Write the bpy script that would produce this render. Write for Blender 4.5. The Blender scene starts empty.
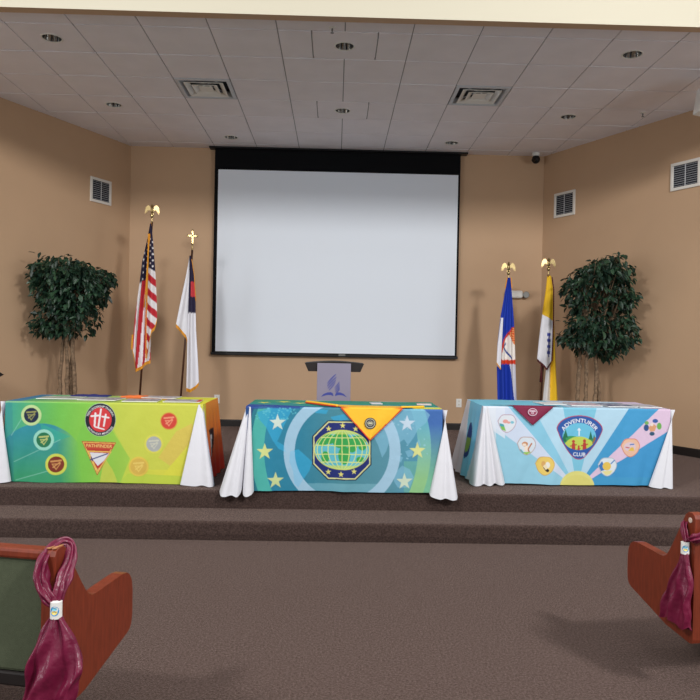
import bpy, bmesh, math, random
import numpy as np
from mathutils import Vector, Matrix

random.seed(7)
S = bpy.context.scene
COL = S.collection
PI = math.pi
R_ = math.radians

# ------------------------------------------------------------------ camera
F = 698.6
YAW, PITCH, ROLL = 0.0212, -0.0088, 0.0192
ZC = 1.538
cy, sy, cp, sp, cr, sr = (math.cos(YAW), math.sin(YAW), math.cos(PITCH), math.sin(PITCH), math.cos(ROLL), math.sin(ROLL))
FW = Vector((sy*cp, cy*cp, sp))
RT = Vector((cy, -sy, 0))
UP = RT.cross(FW)
RT, UP = cr*RT + sr*UP, -sr*RT + cr*UP


def P(px, py, Y):
    """the place at depth Y that a measured point of the photograph stands for"""
    d = FW + RT*((px-350)/F) - UP*((py-350)/F)
    d = d*(Y/d.y)
    return Vector((d.x, Y, d.z+ZC))


def px_of(w):
    d = Vector((w[0], w[1], w[2]-ZC))
    k = F/d.dot(FW)
    return np.array([350+k*d.dot(RT), 350-k*d.dot(UP)])


cam = bpy.data.objects.new('camera', bpy.data.cameras.new('camera'))
COL.objects.link(cam)
M3 = Matrix((RT, UP, -FW)).transposed()
cam.matrix_world = Matrix.Translation((0, 0, ZC)) @ M3.to_4x4()
cam.data.sensor_width = 36
cam.data.lens = F*36/700
cam.data.clip_start = 0.05
S.camera = cam

# ------------------------------------------------------------------ materials


def lin(c):
    if isinstance(c, str):
        c = c.lstrip('#')
        c = tuple(int(c[i:i+2], 16)/255 for i in (0, 2, 4))
    elif max(c) > 1:
        c = tuple(v/255 for v in c)
    return tuple((v/12.92 if v <= .04045 else ((v+.055)/1.055)**2.4) for v in c)


def mat(name, color, rough=.6, metal=0, spec=.4, bump=0, bscale=80, vary=0, vscale=6, emit=0, sheen=0, coat=0, detail=4, stretch=None):
    m = bpy.data.materials.new(name)
    m.use_nodes = True
    nt = m.node_tree
    b = nt.nodes['Principled BSDF']
    c = lin(color)
    b.inputs['Base Color'].default_value = (*c, 1)
    b.inputs['Roughness'].default_value = rough
    b.inputs['Metallic'].default_value = metal
    b.inputs['Specular IOR Level'].default_value = spec
    b.inputs['Coat Weight'].default_value = coat
    b.inputs['Sheen Weight'].default_value = sheen
    tc = nt.nodes.new('ShaderNodeTexCoord')
    src = tc.outputs['Object']
    if stretch:
        mp = nt.nodes.new('ShaderNodeMapping')
        mp.inputs['Scale'].default_value = stretch
        nt.links.new(src, mp.inputs['Vector'])
        src = mp.outputs['Vector']
    if vary:
        n = nt.nodes.new('ShaderNodeTexNoise')
        n.inputs['Scale'].default_value = vscale
        n.inputs['Detail'].default_value = detail
        nt.links.new(src, n.inputs['Vector'])
        r = nt.nodes.new('ShaderNodeValToRGB')
        r.color_ramp.elements[0].position = .3
        r.color_ramp.elements[1].position = .7
        r.color_ramp.elements[0].color = (*[max(0, v*(1-vary)) for v in c], 1)
        r.color_ramp.elements[1].color = (*[min(1, v*(1+vary)) for v in c], 1)
        nt.links.new(n.outputs['Fac'], r.inputs['Fac'])
        nt.links.new(r.outputs['Color'], b.inputs['Base Color'])
    if bump:
        n = nt.nodes.new('ShaderNodeTexNoise')
        n.inputs['Scale'].default_value = bscale
        n.inputs['Detail'].default_value = 3
        nt.links.new(src, n.inputs['Vector'])
        bp = nt.nodes.new('ShaderNodeBump')
        bp.inputs['Strength'].default_value = bump
        bp.inputs['Distance'].default_value = .01
        nt.links.new(n.outputs['Fac'], bp.inputs['Height'])
        nt.links.new(bp.outputs['Normal'], b.inputs['Normal'])
    if emit:
        b.inputs['Emission Color'].default_value = (*c, 1)
        b.inputs['Emission Strength'].default_value = emit
    return m


def attr_mat(name, rough=.75, spec=.25, bump=.08, bscale=300, sheen=0):
    m = mat(name, (1, 1, 1), rough=rough, spec=spec, bump=bump, bscale=bscale, sheen=sheen)
    nt = m.node_tree
    a = nt.nodes.new('ShaderNodeAttribute')
    a.attribute_name = 'Col'
    nt.links.new(a.outputs['Color'], nt.nodes['Principled BSDF'].inputs['Base Color'])
    return m


M = {}
M['carpet'] = mat('carpet', (68, 54, 50), rough=.95, spec=.05, bump=.9, bscale=200, vary=.42, vscale=85, detail=8, sheen=.37)
M['carpet'].node_tree.nodes['Principled BSDF'].inputs['Sheen Tint'].default_value = (.60, .44, .40, 1)
M['carpet'].node_tree.nodes['Principled BSDF'].inputs['Sheen Roughness'].default_value = .5
nt_ = M['carpet'].node_tree
rp_ = nt_.nodes.new('ShaderNodeValToRGB')
rp_.color_ramp.elements[0].position = .38; rp_.color_ramp.elements[1].position = .62
rp_.color_ramp.elements[0].color = (.46, .34, .30, 1); rp_.color_ramp.elements[1].color = (.74, .56, .50, 1)
nt_.links.new([n for n in nt_.nodes if n.bl_idname == 'ShaderNodeTexNoise'][0].outputs['Fac'], rp_.inputs['Fac'])
nt_.links.new(rp_.outputs['Color'], nt_.nodes['Principled BSDF'].inputs['Sheen Tint'])
M['wall'] = mat('wall_paint', (194, 162, 131), rough=.7, spec=.25, bump=.05, bscale=120, vary=.02, vscale=2)
M['cream'] = mat('cream_paint', (186, 180, 162), rough=.7, spec=.2, bump=.04, bscale=120)
M['tile'] = mat('ceiling_tile', (236, 231, 234), rough=.9, spec=.1, bump=.35, bscale=160, vary=.03, vscale=3)
M['tbar'] = mat('ceiling_bar', (150, 146, 146), rough=.6)
M['basebd'] = mat('black_baseboard', (32, 27, 26), rough=.5)
M['white'] = mat('white_plastic', (232, 232, 228), rough=.45)
M['whitemetal'] = mat('white_enamel', (225, 222, 215), rough=.4)
M['ventgrey'] = mat('vent_slat', (196, 199, 204), rough=.5)
M['ventdark'] = mat('vent_dark', (40, 44, 52), rough=.8)
M['black'] = mat('black_plastic', (18, 18, 20), rough=.4)
M['matteblack'] = mat('matte_black', (16, 17, 20), rough=.9, spec=.15)
M['screen'] = mat('screen_fabric', (232, 240, 250), rough=.9, spec=.1)
M['chrome'] = mat('brushed_reflector', (190, 188, 184), rough=.22, metal=1)
M['bulb'] = mat('frosted_bulb', (235, 232, 225), rough=.3)
M['gold'] = mat('gold_metal', (186, 164, 116), rough=.3, metal=1)
M['goldfringe'] = mat('gold_fringe', (222, 150, 40), rough=.8, vary=.25, vscale=150)
M['maroonfringe'] = mat('maroon_fringe', (84, 26, 34), rough=.8, vary=.25, vscale=150)
M['polewood'] = mat('dark_pole_wood', (72, 44, 30), rough=.35, vary=.2, vscale=20)
M['darkwood'] = mat('dark_wood', (24, 16, 14), rough=.6, vary=.25, vscale=18, stretch=(1, 8, 8))
M['pewwood'] = mat('red_brown_wood', (116, 48, 29), rough=.38, spec=.4, vary=.22, vscale=9, stretch=(9, 9, 1.2), detail=6)
M['pewend'] = mat('pew_end_grain', (172, 122, 82), rough=.5, vary=.2, vscale=30)
M['pewgreen'] = mat('green_upholstery', (80, 86, 68), rough=.9, spec=.1, bump=.3, bscale=400, vary=.06, vscale=60)
M['maroon'] = mat('maroon_plastic', (108, 22, 54), rough=.34, spec=.45, bump=.55, bscale=26, vary=.15, vscale=14)
M['lectern'] = mat('lilac_grey_panel', (140, 134, 152), rough=.35, vary=.05, vscale=3)
M['logoblue'] = mat('logo_blue', (62, 72, 150), rough=.5)
M['bark'] = mat('stem_bark', (128, 106, 84), rough=.9, bump=.8, bscale=60, vary=.45, vscale=30)
M['leaf1'] = mat('leaf_dark', (34, 58, 42), rough=.4, spec=.45)
M['leaf2'] = mat('leaf_mid', (48, 76, 54), rough=.4, spec=.45)
M['leaf3'] = mat('leaf_deep', (28, 50, 40), rough=.4, spec=.45)
M['basket'] = mat('wicker_basket', (120, 84, 52), rough=.8, bump=.7, bscale=60, vary=.3, vscale=40)
M['soil'] = mat('moss_fill', (60, 52, 36), rough=1, bump=.8, bscale=50)
M['tabletop'] = mat('folding_table_top', (190, 188, 182), rough=.6)
M['tableleg'] = mat('grey_table_leg', (95, 95, 98), rough=.4, metal=.6)
M['cloth'] = attr_mat('printed_cloth', rough=.62, spec=.3, bump=.45, bscale=11)
M['flag'] = attr_mat('flag_cloth', rough=.65, spec=.25)
M['print'] = attr_mat('printed_paper', rough=.5, spec=.35, bump=0)
M['greymetal'] = mat('grey_metal', (120, 120, 118), rough=.4, metal=.5)
M['screw'] = mat('pale_plug', (205, 185, 172), rough=.6)

# ------------------------------------------------------------------ object helpers


def tag(o, label=None, cat=None, group=None, kind=None):
    if label: o['label'] = label
    if cat: o['category'] = cat
    if group: o['group'] = group
    if kind: o['kind'] = kind
    return o


def thing(name, label, cat, loc=(0, 0, 0), rz=0, group=None):
    o = bpy.data.objects.new(name, None)
    o.empty_display_size = .05
    COL.objects.link(o)
    o.location = loc
    o.rotation_euler = (0, 0, rz)
    return tag(o, label, cat, group)


def obj(name, bm, m, parent=None, smooth=False, label=None):
    me = bpy.data.meshes.new(name)
    bmesh.ops.recalc_face_normals(bm, faces=bm.faces) if not smooth else None
    bm.to_mesh(me)
    bm.free()
    ms = m if isinstance(m, (list, tuple)) else [m]
    for x in ms:
        me.materials.append(x)
    if smooth:
        me.polygons.foreach_set('use_smooth', [True]*len(me.polygons))
    o = bpy.data.objects.new(name, me)
    COL.objects.link(o)
    if parent: o.parent = parent
    if label: o['label'] = label
    return o


def raw(name, verts, faces, m, parent=None, smooth=False, cols=None, label=None, mi=None):
    me = bpy.data.meshes.new(name)
    me.from_pydata([tuple(v) for v in verts], [], [tuple(int(i) for i in f) for f in faces])
    ms = m if isinstance(m, (list, tuple)) else [m]
    for x in ms:
        me.materials.append(x)
    if smooth:
        me.polygons.foreach_set('use_smooth', [True]*len(me.polygons))
    if mi is not None:
        me.polygons.foreach_set('material_index', mi)
    if cols is not None:
        a = me.color_attributes.new('Col', 'FLOAT_COLOR', 'POINT')
        c = np.ones((len(verts), 4), np.float32)
        c[:, :3] = cols
        a.data.foreach_set('color', c.ravel())
    me.update()
    o = bpy.data.objects.new(name, me)
    COL.objects.link(o)
    if parent: o.parent = parent
    if label: o['label'] = label
    return o


def B():
    return bmesh.new()


def bx(bm, c, s, bev=0, rot=None, seg=2):
    g = bmesh.ops.create_cube(bm, size=1)
    vs = g['verts']
    bmesh.ops.scale(bm, vec=s, verts=vs)
    if bev:
        es = list({e for v in vs for e in v.link_edges})
        r = bmesh.ops.bevel(bm, geom=es, offset=bev, segments=seg, affect='EDGES', profile=.5)
        vs = list({v for f in r['faces'] for v in f.verts} | {v for v in vs if v.is_valid})
    if rot is not None:
        bmesh.ops.rotate(bm, cent=(0, 0, 0), matrix=rot, verts=vs)
    bmesh.ops.translate(bm, vec=c, verts=vs)
    return vs


def tube(bm, pts, rad, n=10, cap=True, squash=None):
    pts = [Vector(p) for p in pts]
    rr = rad if isinstance(rad, (list, tuple)) else [rad]*len(pts)
    rings = []
    prev = None
    for i, p in enumerate(pts):
        t = (pts[min(i+1, len(pts)-1)] - pts[max(i-1, 0)]).normalized()
        if prev is None:
            a = Vector((0, 0, 1)) if abs(t.z) < .9 else Vector((1, 0, 0))
            u = t.cross(a).normalized()
        else:
            u = (prev - t*prev.dot(t)).normalized()
        prev = u
        w = t.cross(u)
        rings.append([bm.verts.new(p + rr[i]*(math.cos(2*PI*k/n)*u + math.sin(2*PI*k/n)*w)) for k in range(n)])
    for a, b in zip(rings, rings[1:]):
        for k in range(n):
            bm.faces.new((a[k], a[(k+1) % n], b[(k+1) % n], b[k]))
    if cap:
        bm.faces.new(list(reversed(rings[0])))
        bm.faces.new(rings[-1])
    return rings


def lathe(bm, prof, n=24, c=(0, 0, 0), cap=True):
    c = Vector(c)
    rings = [[bm.verts.new(c+Vector((r*math.cos(2*PI*k/n), r*math.sin(2*PI*k/n), z))) for k in range(n)] for r, z in prof]
    for a, b in zip(rings, rings[1:]):
        for k in range(n):
            bm.faces.new((a[k], a[(k+1) % n], b[(k+1) % n], b[k]))
    if cap:
        bm.faces.new(list(reversed(rings[0])))
        bm.faces.new(rings[-1])


def prism(bm, poly, fn, t0, t1):
    """poly of 2D points; fn(a, b, t) gives the 3D point; extruded from t0 to t1"""
    a = [bm.verts.new(fn(x, y, t0)) for x, y in poly]
    b = [bm.verts.new(fn(x, y, t1)) for x, y in poly]
    n = len(poly)
    bm.faces.new(a)
    bm.faces.new(list(reversed(b)))
    for i in range(n):
        bm.faces.new((a[i], b[i], b[(i+1) % n], a[(i+1) % n]))


def ball(bm, c, r, s=(1, 1, 1), n=12):
    g = bmesh.ops.create_uvsphere(bm, u_segments=n, v_segments=max(6, n//2+2), radius=r)
    bmesh.ops.scale(bm, vec=s, verts=g['verts'])
    bmesh.ops.translate(bm, vec=c, verts=g['verts'])


def catmull(pts, n=8):
    pts = [np.array(p, float) for p in pts]
    out = []
    for i in range(len(pts)-1):
        p0, p1, p2, p3 = pts[max(i-1, 0)], pts[i], pts[i+1], pts[min(i+2, len(pts)-1)]
        for k in range(n):
            t = k/n
            out.append(.5*((2*p1)+(-p0+p2)*t+(2*p0-5*p1+4*p2-p3)*t*t+(-p0+3*p1-3*p2+p3)*t**3))
    out.append(pts[-1])
    return out


def rotz(p, a):
    return Vector((p[0]*math.cos(a)-p[1]*math.sin(a), p[0]*math.sin(a)+p[1]*math.cos(a), p[2]))


# ------------------------------------------------------------------ the room
Z_P, Z_S, Z_CE = .30, .15, 4.351
Y_EDGE, Y_STEP, Y_BACK = 5.82, 5.395, 10.24
CX = 3.02
KL, KR = .496, .525                       # how far the side walls splay per metre
Y_HF, Y_HB, Z_HB = 5.75, 5.845, 4.217


def struct(name, bm, m, smooth=False):
    o = obj(name, bm, m, smooth=smooth)
    o['kind'] = 'structure'
    return o


bm = B(); bx(bm, (0, 1.20, -.06), (18, 8.44, .12)); struct('floor', bm, M['carpet'])


def step_slab(name, y0, y1, z0, z1):
    r = .028
    prof = [(y0+.012, z0), (y0, z0+.05), (y0, z1-r)]
    for k in range(1, 7):
        a = PI/2*k/6
        prof.append((y0+r-r*math.cos(a), z1-r+r*math.sin(a)))
    prof += [(y1, z1), (y1, z0)]
    bm = B()
    prism(bm, prof, lambda y, z, t: Vector((t, y, z)), -9, 9)
    return struct(name, bm, M['carpet'])


step_slab('trim_1', Y_STEP, Y_EDGE+.1, 0, Z_S)['label'] = 'lower carpeted step'
step_slab('floor_platform', Y_EDGE, 11.2, 0, Z_P)


def wall_slab(name, p, q, z0, z1, th, m):
    """p to q seen from inside, thickness away from the room on the left of p->q"""
    p, q = Vector((*p, 0)), Vector((*q, 0))
    d = (q-p).normalized()
    n = Vector((-d.y, d.x, 0))
    bm = B()
    prism(bm, [(0, z0), ((q-p).length, z0), ((q-p).length, z1), (0, z1)], lambda a, b, t: p+d*a+n*t+Vector((0, 0, b)), 0, th)
    return struct(name, bm, m)


def WL(y): return -CX-KL*(Y_BACK-y)
def WR(y): return CX+KR*(Y_BACK-y)


wall_slab('wall_back', (-CX, Y_BACK), (CX, Y_BACK), Z_P-.02, Z_CE+.1, .12, M['wall'])
wall_slab('wall_left', (WL(Y_HB), Y_HB), (-CX, Y_BACK), Z_P-.02, Z_CE+.1, .12, M['wall'])
wall_slab('wall_right', (CX, Y_BACK), (WR(Y_HB), Y_HB), Z_P-.02, Z_CE+.1, .12, M['wall'])


def baseboard(name, p, q, yin):
    p, q = Vector((*p, 0)), Vector((*q, 0))
    d = (q-p).normalized(); n = Vector((d.y, -d.x, 0))
    bm = B()
    prism(bm, [(0, Z_P), (.012, Z_P), (.012, Z_P+.085), (.006, Z_P+.10), (0, Z_P+.10)], lambda a, b, t: p+n*a+d*t+Vector((0, 0, b)), 0, (q-p).length)
    return struct(name, bm, M['basebd'])


baseboard('baseboard_back', (-CX, Y_BACK), (CX, Y_BACK), 0)
baseboard('baseboard_left', (WL(Y_HB), Y_HB), (-CX, Y_BACK), 0)
baseboard('baseboard_right', (CX, Y_BACK), (WR(Y_HB), Y_HB), 0)

# header beam over the opening: cream towards the nave, tan below
bm = B()
bx(bm, (0, (Y_HF+Y_HB)/2, (Z_HB+6.2)/2), (18, Y_HB-Y_HF, 6.2-Z_HB))
for f in bm.faces:
    f.material_index = 1 if f.normal.y < -.5 else 0
o = struct('trim_2', bm, [M['wall'], M['cream']]); o['label'] = 'cream header over the platform opening'
bm = B(); bx(bm, (-7.1-.1, (Y_HF+Y_HB)/2, Z_HB/2), (3.6, Y_HB-Y_HF, Z_HB)); struct('wall_front_left', bm, M['cream'])
bm = B(); bx(bm, (7.1+.13, (Y_HF+Y_HB)/2, Z_HB/2), (3.6, Y_HB-Y_HF, Z_HB)); struct('wall_front_right', bm, M['cream'])

# ceiling: lay-in tiles on a sunk grid, clipped to the room
T = .61
GX, GY = -3.015, 6.328
room = [(WL(Y_HB), Y_HB), (WR(Y_HB), Y_HB), (CX, Y_BACK), (-CX, Y_BACK)]


def clip(poly, region):
    for i in range(len(region)):
        a, b = region[i], region[(i+1) % len(region)]
        out = []
        def side(p): return (b[0]-a[0])*(p[1]-a[1])-(b[1]-a[1])*(p[0]-a[0])
        for j in range(len(poly)):
            p, q = poly[j], poly[(j+1) % len(poly)]
            sp_, sq = side(p), side(q)
            if sp_ >= 0: out.append(p)
            if sp_*sq < 0:
                t = sp_/(sp_-sq)
                out.append((p[0]+(q[0]-p[0])*t, p[1]+(q[1]-p[1])*t))
        poly = out
        if not poly: break
    return poly


lights = [(0, 0, 'front row, left end'), (4.5, 0, 'front row, middle'), (9, 0, 'front row, right end'), (0, 3, 'second row, left end'),
          (4.5, 3, 'second row, middle'), (9, 3, 'second row, right end'), (2, 5, 'back row, left of centre'), (7, 5, 'back row, right of centre')]
vents = [(2, 2), (7, 2)]
cells = []
for j in range(-1, 7):
    for k in range(-4, 15):
        if j in (0, 3) and k in (4, 5):
            continue
        cells.append((k, j, 1))
    if j in (0, 3):
        cells += [(4, j, .5), (4.5, j, 1), (5.5, j, .5)]
bm = B()
RH = .088
G = .0055
for k, j, w in cells:
    if (k, j) in vents: continue
    x0, x1 = GX+k*T+G, GX+(k+w)*T-G
    y0, y1 = GY+j*T+.010, GY+(j+1)*T-.010
    dz = random.uniform(-.0012, .0012)
    if any((k, j) == (l[0], l[1]) for l in lights):
        c = ((x0+x1)/2, (y0+y1)/2)
        N = 32
        inn, out = [], []
        for i in range(N):
            a = 2*PI*i/N
            ca, sa = math.cos(a), math.sin(a)
            s = 1/max(abs(ca)/((x1-x0)/2), abs(sa)/((y1-y0)/2))
            inn.append(bm.verts.new((c[0]+RH*ca, c[1]+RH*sa, Z_CE+dz)))
            out.append(bm.verts.new((c[0]+s*ca, c[1]+s*sa, Z_CE+dz)))
        up = [bm.verts.new(v.co+Vector((0, 0, .012))) for v in out]
        for i in range(N):
            i2 = (i+1) % N
            bm.faces.new((inn[i], inn[i2], out[i2], out[i]))
            bm.faces.new((out[i], out[i2], up[i2], up[i]))
        continue
    poly = clip([(x0, y0), (x1, y0), (x1, y1), (x0, y1)], room)
    if len(poly) < 3: continue
    tl = random.uniform(-.0010, .0010)
    a = [bm.verts.new((x, y, Z_CE+dz+tl*(x-x0)/T)) for x, y in poly]
    b = [bm.verts.new((x, y, Z_CE+.012)) for x, y in poly]
    bm.faces.new(a)
    for i in range(len(a)):
        bm.faces.new((a[i], a[(i+1) % len(a)], b[(i+1) % len(a)], b[i]))
ceil = struct('ceiling', bm, M['tile'])
# the grid plane behind the tiles (with openings for cans and diffusers) and the roof slab above
bm = B()
for k, j, w in cells:
    x0, x1 = GX+k*T, GX+(k+w)*T
    y0, y1 = GY+j*T, GY+(j+1)*T
    poly = clip([(x0, y0), (x1, y0), (x1, y1), (x0, y1)], room)
    if len(poly) < 3: continue
    if (k, j) in vents or any((k, j) == (l[0], l[1]) for l in lights):
        g = .012
        for q in ((x0, y0, x1, y0+g), (x0, y1-g, x1, y1), (x0, y0+g, x0+g, y1-g), (x1-g, y0+g, x1, y1-g)):
            bm.faces.new([bm.verts.new((a, b, Z_CE+.009)) for a, b in ((q[0], q[1]), (q[2], q[1]), (q[2], q[3]), (q[0], q[3]))])
        continue
    bm.faces.new([bm.verts.new((x, y, Z_CE+.009)) for x, y in poly])
g = obj('ceiling_grid', bm, M['tbar'], ceil)
bm = B()
prism(bm, [(-5.7, Y_HB), (5.7, Y_HB), (3.4, Y_BACK+.2), (-3.4, Y_BACK+.2)], lambda a, b, t: Vector((a, b, t)), Z_CE+.30, Z_CE+.4)
struct('ceiling_roof', bm, M['tbar'])

for k, j, where in lights:
    c = (GX+(k+.5)*T, GY+(j+.5)*T, Z_CE)
    t = thing('ceiling_downlight', f'round chrome recessed ceiling downlight, {where}', 'ceiling light', c, 0, 'recessed downlights in the platform ceiling')
    bm = B(); lathe(bm, [(RH-.003, .002), (RH+.001, -.005), (RH+.008, -.006), (RH+.013, -.002), (RH+.013, .002)], 32, cap=False)
    obj('trim_ring', bm, M['whitemetal'], t, True)
    bm = B()
    N = 40
    prof = [(RH-.003, 0), (RH-.007, .03), (RH-.018, .08), (RH-.032, .13), (.03, .15), (.004, .152)]
    lathe(bm, prof, N, cap=False)
    for i_, f_ in enumerate(bm.faces):
        f_.material_index = 1 if (i_ % N) % 4 == 0 else 0  # dark segments paint in the streaked reflections of the chrome
    obj('reflector', bm, [M['chrome'], M['ventdark']], t, True)
    bm = B()
    lathe(bm, [(.001, .075), (.018, .078), (.034, .09), (.042, .108), (.036, .13), (.02, .15)], 20, cap=False)
    obj('bulb', bm, M['bulb'], t, True)

# ------------------------------------------------------------------ ceiling diffusers
for (k, j), where in zip(vents, ('left of the screen', 'right of the screen')):
    c = (GX+(k+.5)*T, GY+(j+.5)*T, Z_CE)
    t = thing('ceiling_vent', f'square grey louvred ceiling air diffuser, {where}', 'vent', c, 0, 'ceiling air diffusers')

    def frame(bm, h0, z0, h1, z1):
        a = [bm.verts.new((x*h0, y*h0, z0)) for x, y in ((-1, -1), (1, -1), (1, 1), (-1, 1))]
        b = [bm.verts.new((x*h1, y*h1, z1)) for x, y in ((-1, -1), (1, -1), (1, 1), (-1, 1))]
        for i in range(4):
            bm.faces.new((a[i], a[(i+1) % 4], b[(i+1) % 4], b[i]))
    bm = B()
    frame(bm, .298, .006, .298, -.006); frame(bm, .298, -.006, .262, -.010); frame(bm, .262, -.010, .255, .0); frame(bm, .255, .0, .235, .05)
    obj('frame', bm, M['ventgrey'], t)
    for h0, h1 in ((.215, .160), (.140, .085)):
        bm = B()
        frame(bm, h0, -.008, h0, -.012); frame(bm, h0, -.012, h0-.010, -.012); frame(bm, h0-.010, -.012, h1, .016); frame(bm, h1, .016, h1, .020); frame(bm, h1, .020, h0, -.008)
        obj('louvre', bm, M['whitemetal'], t)
    bm = B(); bx(bm, (0, 0, .0), (.15, .15, .006), .002); obj('centre_plate', bm, M['whitemetal'], t)
    bm = B(); bx(bm, (0, 0, .075), (.52, .52, .006)); obj('back_plate', bm, M['ventdark'], t)
    bm = B()
    for s in (-1, 1):
        tube(bm, [(-.19, s*.19, .03), (0, 0, .05), (.19, -s*.19, .03)], .005, 6)
    obj('cross_wire', bm, M['ventgrey'], t)

for (x, y), w in (((-.08, 6.25), 'beside the front middle downlight'), ((3.60, 8.25), 'near the right wall')):
    t = thing('sprinkler_head', f'small ceiling sprinkler head {w}', 'sprinkler', (x, y, Z_CE), 0)
    bm = B(); lathe(bm, [(.03, 0.013), (.03, -.004), (.022, -.008), (.012, -.010)], 16); tube(bm, [(0, 0, .0), (0, 0, .09)], .012); obj('cover_plate', bm, M['whitemetal'], t)
    bm = B(); lathe(bm, [(.008, -.009), (.008, -.03), (.005, -.034), (.005, -.045), (.016, -.046), (.016, -.049)], 12); obj('deflector', bm, M['greymetal'], t)

# ------------------------------------------------------------------ wall grilles


def wall_grille(p, ang, w, h, label):
    """p = lower near corner on the wall; local x along the wall, local -y into the room"""
    t = thing('wall_vent', label, 'vent', p, ang, 'white return air grilles on the side walls')
    fr = .035
    bm = B()
    for c, s in (((w/2, -.008, fr/2), (w, .02, fr)), ((w/2, -.008, h-fr/2), (w, .02, fr)), ((fr/2, -.008, h/2), (fr, .02, h-2*fr)), ((w-fr/2, -.008, h/2), (fr, .02, h-2*fr))):
        bx(bm, c, s, .003)
    obj('frame', bm, M['whitemetal'], t)
    bm = B(); bx(bm, (w/2, -.001, h/2), (w-2*fr+.004, .003, h-2*fr+.004)); obj('backing', bm, M['ventdark'], t)
    n = 10
    for i in range(n):
        z = fr+(i+.5)*(h-2*fr)/n
        bm = B()
        bx(bm, (w/2, -.006, z), (w-2*fr, .012, .0032), rot=None)
        bmesh.ops.rotate(bm, cent=(w/2, -.006, z), matrix=Matrix.Rotation(R_(20), 3, 'X'), verts=bm.verts)
        obj('slat', bm, M['ventgrey'], t)
    bm = B(); bx(bm, (w/2, -.014, h/2), (.01, .004, h-2*fr)); obj('mullion', bm, M['ventgrey'], t)
    return t


aL = math.atan2(Y_BACK-Y_HB, KL*(Y_BACK-Y_HB))
uL = Vector((math.cos(aL), math.sin(aL), 0))
pL = Vector((-CX, Y_BACK, 0))
q = pL-uL*.768; wall_grille((q.x, q.y, 3.408), aL, .382, .336, 'white louvred wall grille high on the left wall')
aR = math.atan2(-(Y_BACK-Y_HB), KR*(Y_BACK-Y_HB))
uR = Vector((math.cos(aR), math.sin(aR), 0))
pR = Vector((CX, Y_BACK, 0))
q = pR+uR*.231; wall_grille((q.x, q.y, 3.403), aR, .39, .35, 'white louvred wall grille beside the corner, above the yellow and white flag')
q = pR+uR*2.13; wall_grille((q.x, q.y, 3.445), aR, .39, .33, 'white louvred wall grille at the right edge of the photo')

# ------------------------------------------------------------------ projection screen
YS = Y_BACK-.07
t = thing('projection_screen', 'large white projection screen with black border hanging on the back wall', 'projection screen', (0, YS, 1.35))
xl, xr = -1.79, 1.775
wl, wr = -1.738, 1.745
zt, zb = Z_CE-1.35-.005, 0.012
wt, wb = 2.675, .045
bm = B(); bx(bm, ((xl+xr)/2, 0, (zt+zb)/2), (xr-xl, .006, zt-zb)); obj('black_border', bm, M['matteblack'], t)
bm = B(); bx(bm, ((wl+wr)/2, -.0045, (wt+wb)/2), (wr-wl, .003, wt-wb)); obj('white_surface', bm, M['screen'], t)
bm = B(); bx(bm, ((xl+xr)/2, 0, .012), (xr-xl+.03, .03, .042), .008); bar = obj('bottom_bar', bm, M['black'], t)
bm = B(); bx(bm, (.10, -.018, .022), (.10, .01, .03), .004); obj('pull_tab', bm, M['greymetal'], bar)
bm = B(); bx(bm, ((xl+xr)/2+.01, .005, zt-.012), (xr-xl+.18, .13, .022), .004); obj('case_slot', bm, M['black'], t)

# ------------------------------------------------------------------ corner camera, emergency light, outlets, speaker
t = thing('security_camera', 'small black dome security camera on a white mount in the right ceiling corner', 'security camera', (2.85, 10.08, Z_CE))
bm = B(); lathe(bm, [(.055, .002), (.055, -.03), (.045, -.045), (.03, -.05)], 20); obj('mount', bm, M['white'], t)
bm = B(); ball(bm, (0, -.01, -.095), .062); obj('dome', bm, M['black'], t, True)
bm = B(); bmesh.ops.create_cone(bm, cap_ends=True, segments=16, radius1=.03, radius2=.03, depth=.07)
bmesh.ops.rotate(bm, cent=(0, 0, 0), matrix=Matrix.Rotation(R_(70), 3, 'X'), verts=bm.verts)
bmesh.ops.translate(bm, vec=(-.04, -.06, -.10), verts=bm.verts)
obj('lens_barrel', bm, M['black'], t)

t = thing('emergency_light', 'white wall-mounted emergency light behind the blue flag', 'wall light', (2.62, Y_BACK, 2.31))
bm = B(); bx(bm, (-.02, -.045, 0), (.26, .09, .115), .03, seg=4); obj('housing', bm, M['white'], t, False)
bm = B(); bx(bm, (-.02, -.004, 0), (.20, .012, .09)); obj('back_plate', bm, M['white'], t)
bm = B(); lathe(bm, [(.02, 0), (.045, .02), (.05, .05), (.044, .055)], 16)
bmesh.ops.rotate(bm, cent=(0, 0, 0), matrix=Matrix.Rotation(R_(90), 3, 'X'), verts=bm.verts)
bmesh.ops.translate(bm, vec=(.155, -.03, -.005), verts=bm.verts)
obj('lamp_head', bm, M['greymetal'], t)

for x, z, w in ((-1.713, .695, 'left of the central table'), (1.834, .698, 'right of the central table')):
    t = thing('wall_outlet', f'white electrical outlet on the back wall, {w}', 'outlet', (x, Y_BACK, z), 0, 'outlets on the back wall')
    bm = B(); bx(bm, (0, -.004, 0), (.08, .008, .125), .003); obj('cover_plate', bm, M['white'], t)
    for s in (-1, 1):
        bm = B(); bx(bm, (0, -.009, s*.026), (.034, .004, .03), .0015); k = obj('socket', bm, M['whitemetal'], t)
        bm = B(); bx(bm, (-.007, -.0112, s*.026+.003), (.002, .001, .009)); bx(bm, (.007, -.0112, s*.026+.003), (.002, .001, .009)); obj('slot', bm, M['black'], k)

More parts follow.
